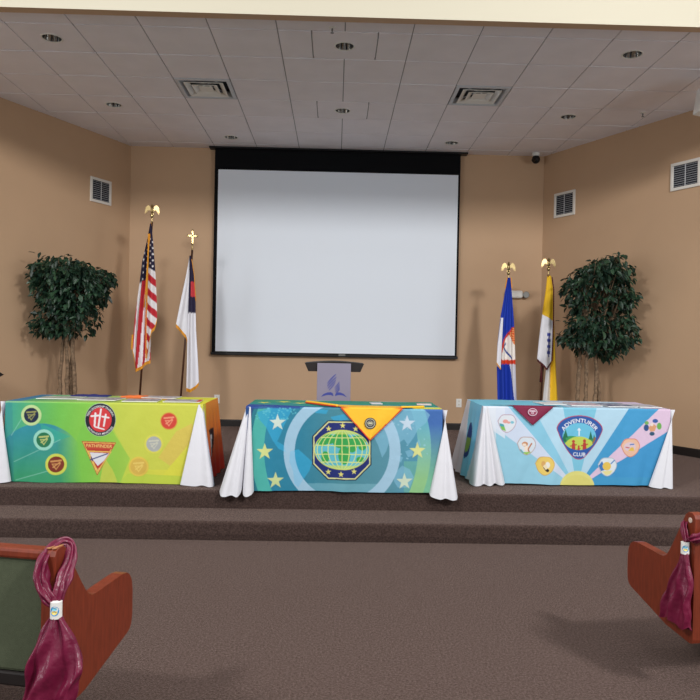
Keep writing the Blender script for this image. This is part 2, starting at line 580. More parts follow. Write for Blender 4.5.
t = thing('loudspeaker', 'white loudspeaker hanging from the ceiling at the right edge', 'speaker', (3.845, 7.05, 3.935))
rot = Matrix.Rotation(R_(-12), 3, 'Y') @ Matrix.Rotation(R_(25), 3, 'Z')
bm = B(); bx(bm, (0, 0, .14), (.36, .26, .27), .015); bmesh.ops.rotate(bm, cent=(0, 0, .14), matrix=Matrix.Rotation(R_(9), 3, 'Y'), verts=bm.verts); cab = obj('cabinet', bm, M['white'], t)
bm = B(); bx(bm, (0, -.133, .14), (.31, .008, .22), .004); bmesh.ops.rotate(bm, cent=(0, 0, .14), matrix=Matrix.Rotation(R_(9), 3, 'Y'), verts=bm.verts); obj('grille', bm, M['whitemetal'], t)
bm = B(); tube(bm, [(0.02, 0, .26), (0.02, 0, .431)], .014); bx(bm, (.02, 0, .427), (.12, .12, .008)); obj('bracket', bm, M['whitemetal'], t)

# ------------------------------------------------------------------ drawing kit for the printed cloths
_fc = {}


def glyphs(s, bold=.0):
    """triangles of a line of lettering, 1 unit high, centred on x"""
    if (s, bold) in _fc: return _fc[(s, bold)]
    cu = bpy.data.curves.new('lettering', 'FONT')
    cu.body = s; cu.size = 1; cu.align_x = 'CENTER'; cu.resolution_u = 3; cu.offset = bold
    ob = bpy.data.objects.new('lettering', cu)
    COL.objects.link(ob)
    dg = bpy.context.evaluated_depsgraph_get()
    me = bpy.data.meshes.new_from_object(ob.evaluated_get(dg))
    me.calc_loop_triangles()
    v = np.array([x.co[:2] for x in me.vertices]) if len(me.vertices) else np.zeros((0, 2))
    tr = [tuple(t.vertices) for t in me.loop_triangles]
    bpy.data.objects.remove(ob); bpy.data.curves.remove(cu); bpy.data.meshes.remove(me)
    _fc[(s, bold)] = (v, tr)
    return v, tr


class Canvas:
    def __init__(s, x0, y0, x1, y1, nx, ny, ss=2, base=(255, 255, 255)):
        s.x0, s.y0, s.x1, s.y1, s.nx, s.ny, s.ss = x0, y0, x1, y1, nx, ny, ss
        s.w, s.h = (nx-1)*ss+1, (ny-1)*ss+1
        s.X, s.Y = np.meshgrid(np.linspace(x0, x1, s.w), np.linspace(y0, y1, s.h))
        s.img = np.empty((s.h, s.w, 3)); s.img[:] = lin(base)

    def skew(s, tl, tr, bl):
        """work in the photograph's measured units, whose axes lean a little on the cloth"""
        s.o, s.e1, s.e2 = np.array(tl), np.array(tr)-tl, np.array(bl)-tl
        u, v = np.meshgrid(np.linspace(0, 1, s.w), np.linspace(0, 1, s.h))
        s.X = s.o[0]+u*s.e1[0]+v*s.e2[0]; s.Y = s.o[1]+u*s.e1[1]+v*s.e2[1]

    def put(s, mask, col, a=1.):
        c = np.array(lin(col)) if not isinstance(col, np.ndarray) else col
        m = (mask*a)[..., None] if mask.dtype != bool else (mask.astype(float)*a)[..., None]
        s.img = s.img*(1-m)+c*m

    def circ(s, cx, cy_, r, ry=None):
        return ((s.X-cx)/r)**2+((s.Y-cy_)/(ry or r))**2 < 1

    def poly(s, pts):
        ins = np.zeros(s.X.shape, bool)
        n = len(pts)
        xs = [p[0] for p in pts]; ys = [p[1] for p in pts]
        for i in range(n):
            x1, y1 = pts[i]; x2, y2 = pts[(i+1) % n]
            if y1 == y2: continue
            c = ((y1 > s.Y) != (y2 > s.Y)) & (s.X < (x2-x1)*(s.Y-y1)/(y2-y1)+x1)
            ins ^= c
        return ins

    def seg(s, x0, y0, x1, y1, w):
        dx, dy = x1-x0, y1-y0
        L = dx*dx+dy*dy
        t = np.clip(((s.X-x0)*dx+(s.Y-y0)*dy)/L, 0, 1)
        return (s.X-x0-t*dx)**2+(s.Y-y0-t*dy)**2 < (w/2)**2

    def star(s, cx, cy_, r, inner=.40, rot=0):
        return s.poly([(cx+(r if i % 2 == 0 else r*inner)*math.sin(rot+i*PI/5), cy_-(r if i % 2 == 0 else r*inner)*math.cos(rot+i*PI/5)) for i in range(10)])

    def tri_mask(s, v, tr):
        m = np.zeros(s.X.shape, bool)
        if hasattr(s, 'o'):
            g = np.linalg.solve(np.stack([s.e1, s.e2], 1), (np.asarray(v)-s.o).T).T
        else:
            g = (np.asarray(v)-[s.x0, s.y0])/[s.x1-s.x0, s.y1-s.y0]
        g = g*[s.w-1, s.h-1]
        for a, b, c in tr:
            p, q, r = v[a], v[b], v[c]
            gg = g[[a, b, c]]
            lo, hi = gg.min(0), gg.max(0)
            i0 = max(0, int(lo[0])-1); i1 = min(s.w, int(hi[0])+3)
            j0 = max(0, int(lo[1])-1); j1 = min(s.h, int(hi[1])+3)
            if i1 <= i0 or j1 <= j0: continue
            X, Y = s.X[j0:j1, i0:i1], s.Y[j0:j1, i0:i1]
            def e(u, w): return (w[0]-u[0])*(Y-u[1])-(w[1]-u[1])*(X-u[0])
            d1, d2, d3 = e(p, q), e(q, r), e(r, p)
            m[j0:j1, i0:i1] |= ((d1 >= 0) & (d2 >= 0) & (d3 >= 0)) | ((d1 <= 0) & (d2 <= 0) & (d3 <= 0))
        return m

    def text(s, txt, cx, cy_, size, col, arc=None, bottom=False, bold=.02, width=None, rot=0):
        """straight (cx, cy = middle of the baseline) or on an arc of radius arc about (cx, cy)"""
        v, tr = glyphs(txt, bold)
        v = v*size
        if width: v = v*np.array([width/(v[:, 0].max()-v[:, 0].min()), 1])
        if arc is None:
            c, q = math.cos(rot), math.sin(rot)
            o = np.stack([cx+v[:, 0]*c+v[:, 1]*q, cy_+v[:, 0]*q-v[:, 1]*c], 1)
        elif not bottom:
            a = v[:, 0]/arc; o = np.stack([cx+(arc+v[:, 1])*np.sin(a), cy_-(arc+v[:, 1])*np.cos(a)], 1)
        else:
            a = v[:, 0]/arc; o = np.stack([cx+(arc-v[:, 1])*np.sin(a), cy_+(arc-v[:, 1])*np.cos(a)], 1)
        s.put(s.tri_mask(o, tr), col)

    def vertex_colors(s):
        k = s.ss
        im = s.img
        if k == 1: return im.reshape(-1, 3)
        pad = np.pad(im, ((1, 1), (1, 1), (0, 0)), mode='edge')
        acc = (pad[:-2, 1:-1]+pad[2:, 1:-1]+pad[1:-1, :-2]+pad[1:-1, 2:]+2*pad[1:-1, 1:-1])/6
        return acc[::k, ::k].reshape(-1, 3)


def grid_faces(nx, ny, off=0):
    i = np.arange(nx-1); j = np.arange(ny-1)
    I, J = np.meshgrid(i, j)
    a = (J*nx+I+off).ravel()
    return np.stack([a, a+nx, a+nx+1, a+1], 1)


class Acc:
    """collects coloured grids into one mesh"""
    def __init__(s): s.v, s.f, s.c, s.n = [], [], [], 0

    def add(s, v, f, c):
        v = np.asarray(v, float).reshape(-1, 3)
        c = np.asarray(c, float)
        if c.ndim == 1: c = np.tile(c, (len(v), 1))
        s.v.append(v); s.c.append(c); s.f.append(np.asarray(f)+s.n); s.n += len(v)

    def build(s, name, m, parent=None, smooth=True, label=None):
        return raw(name, np.concatenate(s.v), [q for f in s.f for q in f.tolist()], m, parent, smooth, np.concatenate(s.c), label)


def ruled(acc, top, bot, n, colfn, sag=0., ripple=0., seed=0):
    """cloth between a top curve and a bottom curve (lists of points of one length)"""
    top = np.array(top, float); bot = np.array(bot, float)
    m = len(top)
    vs, cs = [], []
    for i in range(n):
        t = i/(n-1)
        row = top*(1-t)+bot*t
        vs.append(row)
        for k in range(m):
            cs.append(colfn(k/(m-1), t))
    acc.add(np.concatenate(vs), grid_faces(m, n), np.array(cs))


WHITE = np.array(lin((216, 216, 222)))


def tablecloth(name, label, x0, x1, yf, depth, ztop, zhem, art, top_art, left_bot, right_bot, left_in, right_in, left_side, right_side, flareL, flareR):
    """cloth over a table: printed front, folded white corners, side drops, back drop"""
    t = thing(name, label, 'tablecloth', ((x0+x1)/2, yf+depth/2, ztop), 0, 'printed cloths on the three tables')
    cx = (x0+x1)/2
    org = np.array([cx, yf+depth/2, ztop])
    w, h = x1-x0, ztop-zhem
    nx, ny = int(w/.0036)+1, int(h/.0036)+1
    can = Canvas(0, 0, 1, 1, nx, ny)
    can.skew(px_of((x0, yf-.005, ztop)), px_of((x1, yf-.005, ztop)), px_of((x0, yf-.005, zhem)))
    emblems = art(can)
    colr = can.vertex_colors()
    colr = (colr*.90+colr.mean(1, keepdims=True)*.10)*.86                # dyed polyester is a little duller than ink
    r = .014
    ra = r*PI/2
    U, V = np.meshgrid(np.linspace(0, w, nx), np.linspace(0, h+ra-r, ny))
    th = np.clip(V/r, 0, PI/2)
    Zv = np.where(V < ra, ztop-r+r*np.cos(th), ztop-r-(V-ra))
    Yv = np.where(V < ra, yf+r-r*np.sin(th), yf)
    f = np.clip(V/h, 0, 1)
    ph = x0*7
    wave = f*(.010*np.sin(U*8.3+ph)+.006*np.sin(U*19+ph*2+V*3)+.003*np.sin(U*41+ph+V*7))+.0025*np.sin(U*23+V*11)*np.minimum(1, f*4)
    Yv = Yv-np.abs(wave)*.6-wave*.5
    Zv = Zv-f*.004*np.sin(U*6+ph)
    Vt = np.stack([U+x0, Yv, Zv], -1).reshape(-1, 3)
    ac = Acc()
    ac.add(Vt-org, grid_faces(nx, ny), colr)
    # top
    tx, ty = 160, 60
    tc = Canvas(x0, yf+depth, x1, yf+r, tx, ty, 1)
    top_art(tc)
    X, Y = np.meshgrid(np.linspace(x0, x1, tx), np.linspace(yf+depth, yf+r, ty))
    Zt = ztop+.002*np.sin(X*9)*np.sin(Y*12)*np.clip((Y-yf)*12, 0, 1)
    ac.add(np.stack([X, Y, Zt], -1).reshape(-1, 3)-org, grid_faces(tx, ty), tc.vertex_colors())
    # sides and back
    for sgn, xs, fl, sidecol in ((-1, x0, flareL, left_side), (1, x1, flareR, right_side)):
        n = 60
        ys = np.linspace(yf+.002, yf+depth, n)
        bulge = np.array([fl*(.55+.45*k/(n-1))+.012*math.sin(k*.45) for k in range(n)])
        topc = [(xs, y, ztop) for y in ys]
        botc = [(xs+sgn*b, y+.06*max(0, (k/(n-1)-.8)*5), zhem) for k, (y, b) in enumerate(zip(ys, bulge))]
        ruled(ac, np.array(topc)-org, np.array(botc)-org, 50, sidecol)
    n = 50
    xs = np.linspace(x0, x1, n)
    topc = [(x, yf+depth, ztop) for x in xs]
    botc = [(x0-flareL+(x1-x0+flareL+flareR)*k/(n-1), yf+depth+.06, zhem) for k in range(n)]
    ruled(ac, np.array(topc)-org, np.array(botc)-org, 10, lambda s_, t_: WHITE)
    # white folded corners: cones of cloth hanging from the two front corners
    for ctrl, xa, inner in ((left_bot, x0, left_in), (right_bot, x1, right_in)):
        b = np.array(catmull(ctrl, 12))
        a = np.array([(xa+inner*.04*(1-k/(len(b)-1)), yf-.004+.016*k/(len(b)-1), ztop-.004) for k in range(len(b))])
        n = 40
        vs, cs = [], []
        for i in range(n):
            tt = i/(n-1)
            row = a*(1-tt)+b*tt
            row[:, 1] -= .010*math.sin(PI*tt)*0.5
            vs.append(row); cs += [WHITE]*len(b)
        ac.add(np.concatenate(vs)-org, grid_faces(len(b), n), np.array(cs))
    ac.build('cloth', M['cloth'], t)
    # the printed emblems, each a patch following the cloth
    Xc = can.X[::can.ss, ::can.ss]; Yc = can.Y[::can.ss, ::can.ss]
    for nm, lb, fn in emblems:
        mask = fn(can)[::can.ss, ::can.ss]
        fm = mask[:-1, :-1] & mask[1:, :-1] & mask[1:, 1:] & mask[:-1, 1:]
        fid = np.nonzero(fm.ravel())[0]
        fa = grid_faces(nx, ny)[fid]
        used, inv = np.unique(fa.ravel(), return_inverse=True)
        v = Vt[used]-org-np.array([0, .0012, 0])
        raw(nm, v, inv.reshape(-1, 4).tolist(), M['cloth'], t, True, colr[used], lb)
    return t


def mixc(a, b, t):
    a, b = np.array(lin(a)), np.array(lin(b))
    return a*(1-t)+b*t


# ---- left cloth: teal to green to yellow, round class patches


def art_left(c):
    X, Y = c.X, c.Y
    stops = [(5, (48, 172, 150)), (30, (84, 186, 104)), (55, (112, 200, 72)), (90, (140, 210, 62)), (125, (196, 216, 52)), (160, (222, 222, 48)), (205, (228, 220, 50))]
    xs = [s[0] for s in stops]
    cs = np.array([lin(s[1]) for s in stops])
    c.img = np.stack([np.interp(X+(Y-442)*.12, xs, cs[:, i]) for i in range(3)], -1)
    # lime right field behind a slanted edge, green foot
    c.put(c.poly([(93, 395), (129, 458), (150, 470), (215, 470), (215, 395)]), (206, 214, 62), .75)
    c.put(c.poly([(93, 403), (130, 459), (118, 490), (60, 490), (80, 430)]), (118, 204, 66), .55)
    c.put(c.poly([(98, 490), (104, 458), (112, 470), (120, 490)]), (214, 214, 64), .7)
    c.put(c.poly([(158, 458), (176, 432), (192, 424), (196, 440), (170, 466)]), (226, 196, 76), .8)
    c.put(c.poly([(150, 490), (196, 436), (215, 440), (215, 490)]), (226, 224, 36), .8)
    c.put(c.poly([(112, 490), (128, 474), (180, 476), (205, 479), (205, 490)]), (178, 214, 52), .6)
    # the blue rounded hill
    hill = c.circ(40, 470, 46)
    g = np.clip((Y-424)/52, 0, 1)[..., None]
    fade = np.clip((78-X+(Y-440)*.1)/22, 0, 1)
    c.put(hill*fade, mixc((0, 142, 172), (46, 166, 120), 0)*(1-g)+mixc((42, 158, 112), (46, 166, 110), 0)*g, .92)
    c.put(c.poly([(40, 424), (70, 437), (58, 441), (44, 446)]), (30, 180, 150), .6)
    c.put(c.poly([(5, 402), (12, 402), (14, 485), (5, 485)]), (36, 130, 150), .35)
    for a, b in (((11, 436), (26, 412)), ((14, 462), (60, 440)), ((16, 480), (50, 470))):
        c.put(c.seg(*a, *b, .8), (150, 220, 200), .5)
    c.put((Y < 403.5), (206, 226, 120), .3)

    def disc(cx, cy_, r, R, ring, core, ink, a=1):
        c.put(c.circ(cx, cy_, R), ring, a); c.put(c.circ(cx, cy_, r), core)
        c.put(c.poly([(cx-.55*r, cy_-.1*r), (cx+.6*r, cy_-.15*r), (cx, cy_+.72*r)]) & ~c.poly([(cx-.36*r, cy_+.02*r), (cx+.40*r, cy_-.02*r), (cx, cy_+.5*r)]), ink)
        c.put(c.seg(cx-.6*r, cy_-.38*r, cx+.6*r, cy_-.48*r, .22*r), ink)
        c.put(c.seg(cx-.35*r, cy_+.35*r, cx+.45*r, cy_-.25*r, .16*r), ink)
    disc(31, 416, 7.4, 10.2, (196, 226, 150), (22, 38, 70), (150, 150, 80))
    disc(43.5, 440.3, 7.4, 10.4, (150, 222, 200), (24, 122, 80), (190, 200, 110))
    disc(56, 464.3, 7.9, 10.6, (214, 222, 70), (134, 48, 28), (214, 150, 80))
    disc(168.6, 421.8, 7.7, 8.6, (226, 150, 50), (220, 58, 36), (244, 150, 110))
    disc(153.6, 444.6, 7.5, 9.6, (224, 220, 70), (176, 180, 176), (206, 206, 186))
    disc(138.6, 467, 8.0, 9.8, (232, 200, 60), (222, 182, 62), (236, 206, 90))
    # round leadership emblem
    cx, cy_ = 100, 420.6
    c.put(c.circ(cx, cy_, 15.4, 16.6), (190, 210, 190)); c.put(c.circ(cx, cy_, 15.0, 16.2), (26, 32, 48))
    c.put(c.circ(cx, cy_, 11.2, 12.2), (222, 40, 48))
    wh = (240, 234, 236)
    for s in ((95.0, 414.2, 94.2, 426.6, 1.9), (91.0, 417.0, 98.2, 416.4, 1.7), (100.6, 410.3, 98.0, 428.0, 1.7), (105.4, 415.4, 103.4, 426.8, 1.7), (101.8, 417.4, 108.2, 418.6, 1.6), (94.6, 427.6, 103.6, 430.2, 1.3)):
        c.put(c.seg(*s), wh)
    c.text('TEEN LEADERSHIP TRAINING', cx, cy_, 2.9, wh, arc=12.3, width=32, bold=.01)
    c.text('PATHFINDER MINISTRIES', cx, cy_+.5, 2.8, wh, arc=14.6, bottom=True, width=31, bold=.01)
    # triangular club emblem
    tri = [(81.2, 441.6), (115.8, 443.4), (96.8, 476.2)]
    def shrink(k, p=tri):
        g_ = (sum(q[0] for q in p)/3, sum(q[1] for q in p)/3)
        return [(g_[0]+(q[0]-g_[0])*k, g_[1]+(q[1]-g_[1])*k) for q in p]
    c.put(c.poly(tri), (196, 50, 32)); c.put(c.poly(shrink(.94)), (240, 200, 80)); c.put(c.poly(shrink(.87)), (196, 48, 32))
    c.put(c.poly([(83.5, 443.2), (113.8, 444.7), (112.3, 450.2), (85.5, 448.8)]), (206, 70, 40))
    c.text('PATHFINDER', 98.6, 448.2, 4.4, (250, 226, 120), width=25.8, bold=.0, rot=.05)
    c.put(c.poly([(86.6, 451.2), (111.4, 452.4), (97.2, 473.0)]), (240, 196, 80))
    c.put(c.poly([(88.6, 452.4), (109.6, 453.4), (97.3, 471.0)]), (196, 48, 32))
    c.put(c.poly([(89.2, 453.0), (108.6, 454.2), (103.6, 461.5), (97.4, 466.6), (92.6, 460.5)]), (226, 226, 232))
    c.put(c.seg(89.6, 460.6, 107.0, 454.6, 1.1), (34, 60, 130)); c.put(c.seg(90.6, 457.6, 92.2, 461.6, 1.0), (34, 60, 130))
    c.text('CLUB', 97.2, 470.2, 2.2, (250, 226, 120), bold=.02)
    out = [('printed_emblem', 'round red and black leadership training emblem', lambda k: k.circ(cx, cy_, 15.4, 16.6)),
           ('printed_emblem', 'red triangular Pathfinder emblem', lambda k: k.poly(tri))]
    for x, y, r, nm in ((31, 416, 10.2, 'navy round class patch'), (43.5, 440.3, 10.4, 'green round class patch'), (56, 464.3, 10.6, 'maroon round class patch'),
                        (168.6, 421.8, 8.6, 'red round class patch'), (153.6, 444.6, 9.6, 'silver round class patch'), (138.6, 467, 9.8, 'orange round class patch')):
        out.append(('printed_patch', nm, lambda k, x=x, y=y, r=r: k.circ(x, y, r)))
    return out


def top_left(c):
    X, Y = c.X, c.Y
    g = np.clip((X+2.78)/1.64, 0, 1)[..., None]
    c.img = mixc((70, 170, 120), (70, 170, 120), 0)*(1-g)+np.array(lin((226, 222, 52)))*g
    c.put(X < -2.68, (60, 110, 170), .8)
    c.put((X > -2.0) & (X < -1.5) & (Y > 6.45), (226, 130, 60))


def side_left_right(s, t):
    # yellow by the front corner, then orange to red, dark triangular print
    if s < .16: return np.array(lin((226, 214, 60)))
    c = mixc((240, 146, 50), (206, 52, 34), min(1, max(0, (t-.05)*1.25)))
    y, z = (s-.42)/.2, (t-.55)/.2
    if -1 < z < 1 and abs(y) < .75*(1-(z+1)/2)+.05:
        c = np.array(lin((44, 22, 22))) if not (abs(y) < .3*(1-(z+1)/2) and z > -.6) else np.array(lin((220, 210, 205)))
    return c


# ---- centre cloth: teal world map, octagonal globe emblem


def art_centre(c):
    X, Y = c.X, c.Y
    stops = [(246, (20, 60, 130)), (251, (22, 140, 150)), (270, (10, 134, 168)), (300, (24, 130, 160)), (342, (66, 140, 156)), (390, (80, 148, 168)), (415, (70, 150, 178)), (434, (60, 140, 180))]
    xs = [s[0] for s in stops]; cs = np.array([lin(s[1]) for s in stops])
    c.img = np.stack([np.interp(X, xs, cs[:, i]) for i in range(3)], -1)
    c.put(c.circ(372, 450, 121) & ~c.circ(372, 450, 108), (66, 186, 172), .9)
    c.put(~c.circ(372, 450, 121) & (X < 300), (22, 120, 140), .8)
    c.put(~c.circ(372, 450, 125) & (X < 300), (24, 56, 130), .8)
    ringR = c.circ(310, 450, 121) & ~c.circ(310, 450, 108)
    g = np.clip((Y-425)/55, 0, 1)[..., None]
    c.put(ringR & (X > 380), np.array(lin((96, 180, 200)))*(1-g)+np.array(lin((150, 208, 130)))*g, .9)
    c.put(~c.circ(310, 450, 121) & (X > 380), np.array(lin((50, 100, 180)))*(1-g)+np.array(lin((120, 196, 150)))*g, .9)
    c.put(c.circ(310, 450, 108) & (X > 404) & (Y > 462), (110, 190, 160), .5)
    c.put((Y < 409.6) & (X < 300), (24, 66, 150), .85)
    # continents
    land = [[(257, 413), (270, 409), (292, 410), (288, 418), (284, 426), (280, 436), (277, 442), (284, 446), (286, 453), (278, 449), (272, 440), (266, 428), (259, 420)],
            [(290, 452), (298, 450), (306, 457), (312, 463), (309, 472), (303, 480), (298, 488), (294, 484), (293, 472), (289, 462)],
            [(306, 409), (328, 411), (326, 415), (316, 414)], [(330, 418), (344, 415), (348, 420), (336, 424)]]
    for p in land: c.put(c.poly(p), (0, 166, 214), .75)
    land2 = [[(374, 430), (384, 427), (400, 410), (424, 410), (430, 416), (426, 424), (418, 430), (414, 438), (408, 446), (404, 440), (398, 444), (394, 436), (390, 440), (386, 452), (382, 458), (378, 446), (374, 438)],
             [(394, 474), (402, 466), (410, 470), (414, 478), (410, 488), (398, 488), (394, 482)], [(405, 452), (412, 450), (414, 456), (408, 458)], [(398, 456), (403, 458), (401, 463), (396, 460)],
             [(416, 444), (419, 440), (421, 446), (417, 450)]]
    for p in land2: c.put(c.poly(p), (124, 190, 220), .6)
    random.seed(3)
    for _ in range(46):
        a, b = random.uniform(255, 300), random.uniform(409, 421)
        c.put(c.circ(a, b, random.uniform(.5, 1.4), random.uniform(.4, 1.0)), (90, 200, 214), .6)
    for _ in range(24):
        a, b = random.uniform(392, 428), random.uniform(410, 462)
        c.put(c.circ(a, b, random.uniform(.5, 1.3), random.uniform(.4, 1.0)), (150, 206, 226), .6)
    # the big pale ring
    big = c.circ(342, 452, 58.5) & ~c.circ(342, 452, 47.5)
    c.put(big, (168, 208, 234), .86)
    c.put(big & c.poly(land[0]), (120, 196, 230), .5); c.put(big & c.poly(land[1]), (110, 192, 232), .5)
    c.put(c.circ(342, 452, 47.5) & (Y > 484), (130, 196, 214), .4)
    for x, y, col in ((277.4, 423.4, (206, 226, 214)), (264.6, 452, (218, 226, 138)), (275.4, 480.6, (206, 222, 150)), (407, 424.4, (196, 218, 236)), (417.4, 451.6, (222, 226, 140)), (404.4, 482, (208, 226, 200))):
        c.put(c.star(x, y, 8.6), col)
    # octagon
    def octo(k, cx=341.6, cy_=451, h=29.6, q=14.2):
        h, q = h*k, q*k
        return [(cx-q, cy_-h), (cx+q, cy_-h), (cx+h, cy_-q), (cx+h, cy_+q), (cx+q, cy_+h), (cx-q, cy_+h), (cx-h, cy_+q), (cx-h, cy_-q)]
    c.put(c.poly(octo(1)), (22, 26, 70)); c.put(c.poly(octo(.965)), (222, 222, 150)); c.put(c.poly(octo(.925)), (22, 40, 118))
    gx, gy, rx, ry = 341.8, 450.6, 27, 19.2
    c.put(c.circ(gx, gy, rx+.7, ry+.7), (216, 224, 80)); c.put(c.circ(gx, gy, rx, ry), (86, 190, 208))
    gl = c.circ(gx, gy, rx, ry)
    for e in ((341, 441, 9, 8), (344, 456, 6, 9), (322, 443, 5, 4), (328, 440, 7, 5), (325, 458, 4, 6), (358, 441, 8, 5), (362, 447, 4, 4), (360, 460, 4, 3), (352, 446, 5, 7)):
        c.put(gl & c.circ(*e), (44, 168, 76))
    c.put(gl & (np.abs(Y-gy) > 15.5), (190, 218, 80), .8)
    ln = (214, 228, 130)
    for y in (-12, -4.2, 4.2, 12):
        c.put(gl & (np.abs(Y-gy-y-.02*((X-gx)**2)/30*np.sign(y)) < .45), ln)
    for k in (.0, .27, .52, .75, .92):
        e = np.sqrt(np.clip(1-((Y-gy)/ry)**2, 0, 1))*rx*k
        for sgn in (-1, 1):
            c.put(gl & (np.abs(X-gx-sgn*e) < .45), ln)
    for x, y in ((328.4, 429.6), (342.4, 426.4), (355.4, 429.6), (328, 472.6), (340.8, 474.8), (353.8, 471.8)):
        c.put(c.star(x, y, 3.1), (230, 222, 110))
    out = [('printed_emblem', 'navy octagonal globe emblem', lambda k: k.poly(octo(1)))]
    for x, y in ((277.4, 423.4), (264.6, 452), (275.4, 480.6), (407, 424.4), (417.4, 451.6), (404.4, 482)):
        out.append(('printed_star', None, lambda k, x=x, y=y: k.star(x, y, 8.9)))
    return out


def top_centre(c):
    X, Y = c.X, c.Y
    c.img[:] = lin((20, 138, 132))
    c.put((Y > 6.2), (40, 140, 96), .6)
    c.put(Y < 6.0-.10*np.clip((X+.72)/.5, 0, 1.6), (24, 66, 150))
    c.put((X > .1) & (Y < 6.05), (40, 150, 176), .8)
    c.put((X > .66) & (Y < 5.98), (226, 222, 60), .9)
    for x, y in ((-.62, 6.2), (-.45, 6.3), (-.3, 6.18)):
        c.put(c.star(x, y, .07), (216, 214, 70))


# ---- right cloth: sun rays and club badge


def badge_outline():
    return [(p[0], p[1]) for p in catmull([(558.2, 434), (556.6, 428), (561, 421.6), (569, 417.6), (579.4, 416.2), (590, 417.8), (598.4, 422.6), (602.6, 429), (601, 435), (596, 444), (588, 454), (583.6, 458.4), (578.6, 459.8), (573.6, 458), (567.6, 451.4), (561, 441), (558.2, 434)], 5)][:-1]


def art_right(c):
    X, Y = c.X, c.Y
    ang = np.degrees(np.arctan2(488-Y, 577-X))
    bands = [(-400, 36, (146, 208, 232)), (36, 49.5, (208, 222, 244)), (49.5, 61, (132, 204, 232)), (61, 80, (178, 220, 242)), (80, 104, (118, 200, 228)), (104, 123.5, (178, 218, 240)),
             (123.5, 136.5, (46, 158, 214)), (136.5, 148.5, (226, 196, 224)), (148.5, 400, (40, 152, 212))]
    for a, b, col in bands: c.put((ang >= a) & (ang < b), col)
    c.put((X < 505) & (ang > 34) & (ang < 50), (226, 234, 248), .8)
    c.put((X < 496), (232, 238, 246), .55)
    c.put((Y > 478) & (ang > 149), (50, 160, 206), .5)
    c.put(c.circ(577, 488, 17.5, 17), (228, 222, 120)); c.put(c.circ(577, 489, 16, 14), (222, 212, 100), .5)
    bo = badge_outline()
    gx, gy = 579.4, 437
    c.put(c.poly(bo), (196, 60, 80)); c.put(c.poly([(gx+(x-gx)*.965, gy+(y-gy)*.965) for x, y in bo]), (20, 86, 172))
    ex, ey = 579, 437
    inn = c.circ(ex, ey, 16.8, 13.4)
    c.put(inn, (96, 196, 230))
    c.put(inn & (Y > 438-1.5*np.sin((X-562)/6)), (54, 160, 88))
    c.put(inn & c.circ(579, 452, 17, 15), (196, 214, 72))
    for x, y, r in ((565.4, 434, 2.4), (563.8, 438, 2.6), (590.6, 436, 2.2), (594, 439, 1.8)):
        c.put(inn & c.poly([(x-r, y+4), (x, y-4.4), (x+r, y+4)]), (22, 116, 84))
    c.put(inn & c.poly([(592, 444), (594, 438), (596, 438), (594, 446)]), (150, 110, 70))
    c.put(c.poly([(578.4, 436.5), (578.4, 431), (576.8, 431), (579, 428.4), (581, 431), (579.6, 431), (579.6, 436.5)]), (232, 240, 250))
    for x, y, s in ((573.4, 444.6, 1.25), (584.4, 444.2, 1.3), (578.6, 448.4, .8)):
        c.put(inn & (c.circ(x, y-2.2*s, 1.2*s) | c.poly([(x-1.6*s, y+4.5*s), (x-1.1*s, y-1*s), (x+1.1*s, y-1*s), (x+1.6*s, y+4.5*s)]) | c.seg(x-2.4*s, y+1.5*s, x+2.4*s, y+.4*s, .9*s)), (190, 50, 40))
    c.text('ADVENTURER', 579.4, 441.6, 5.4, (240, 244, 250), arc=18.6, width=37.5, bold=.012)
    c.text('CLUB', 579.0, 456.4, 5.2, (240, 244, 250), width=12.4, bold=.01, rot=.04)

    def rounded(cx, cy_, r):
        return [(p[0], p[1]) for p in catmull([(cx-r, cy_-.25*r), (cx-.6*r, cy_-.85*r), (cx, cy_-.95*r), (cx+.65*r, cy_-.85*r), (cx+r, cy_-.2*r), (cx+.7*r, cy_+.55*r), (cx, cy_+r), (cx-.65*r, cy_+.6*r), (cx-r, cy_-.25*r)], 4)][:-1]
    sm = []
    def patch(cx, cy_, r, edge, fill, name):
        p = rounded(cx, cy_, r); c.put(c.poly(p), edge); c.put(c.poly([(cx+(x-cx)*.93, cy_+(y-cy_)*.93) for x, y in p]), fill)
        sm.append(('printed_patch', name, lambda k, p=p: k.poly(p)))
    patch(507, 424.2, 9.4, (190, 150, 170), (226, 232, 240), 'white patch with pink shape and green hill')
    c.put(c.circ(505.4, 422.2, 2.6, 1.9), (236, 160, 150)); c.put(c.circ(508.6, 423.4, 1.8, 1.1), (236, 160, 150)); c.put(c.circ(512.2, 423.2, 1.8, 1.4), (120, 200, 220))
    c.put(c.poly([(499.8, 426), (504, 426.5), (506, 432), (502, 430.5)]), (130, 200, 80)); c.put(c.poly([(499.4, 424), (503.4, 425), (504.6, 427.4), (500, 427)]), (60, 170, 180))
    patch(526.4, 446.4, 9.4, (190, 150, 140), (216, 228, 238), 'white patch with brown shape')
    c.put(c.circ(524.8, 444.8, 3.0, 2.4), (206, 140, 90)); c.put(c.circ(524.2, 445.4, 1.9, 1.3), (244, 226, 206)); c.put(c.circ(526.4, 449.4, 2.2, 3.2), (244, 226, 206)); c.put(c.seg(528.4, 449, 531.4, 444.2, 1.4), (190, 110, 60)); c.put(c.seg(528, 450, 529, 452.6, 1.3), (190, 110, 60))
    c.put(c.poly([(520.4, 452.6), (531, 452.6), (526.4, 455.2)]), (150, 206, 70)); c.put(c.seg(520.6, 450.4, 523, 453.4, 1.3), (80, 180, 200))
    patch(544.6, 466.2, 9.6, (220, 170, 60), (240, 206, 92), 'yellow patch with small winged shape')
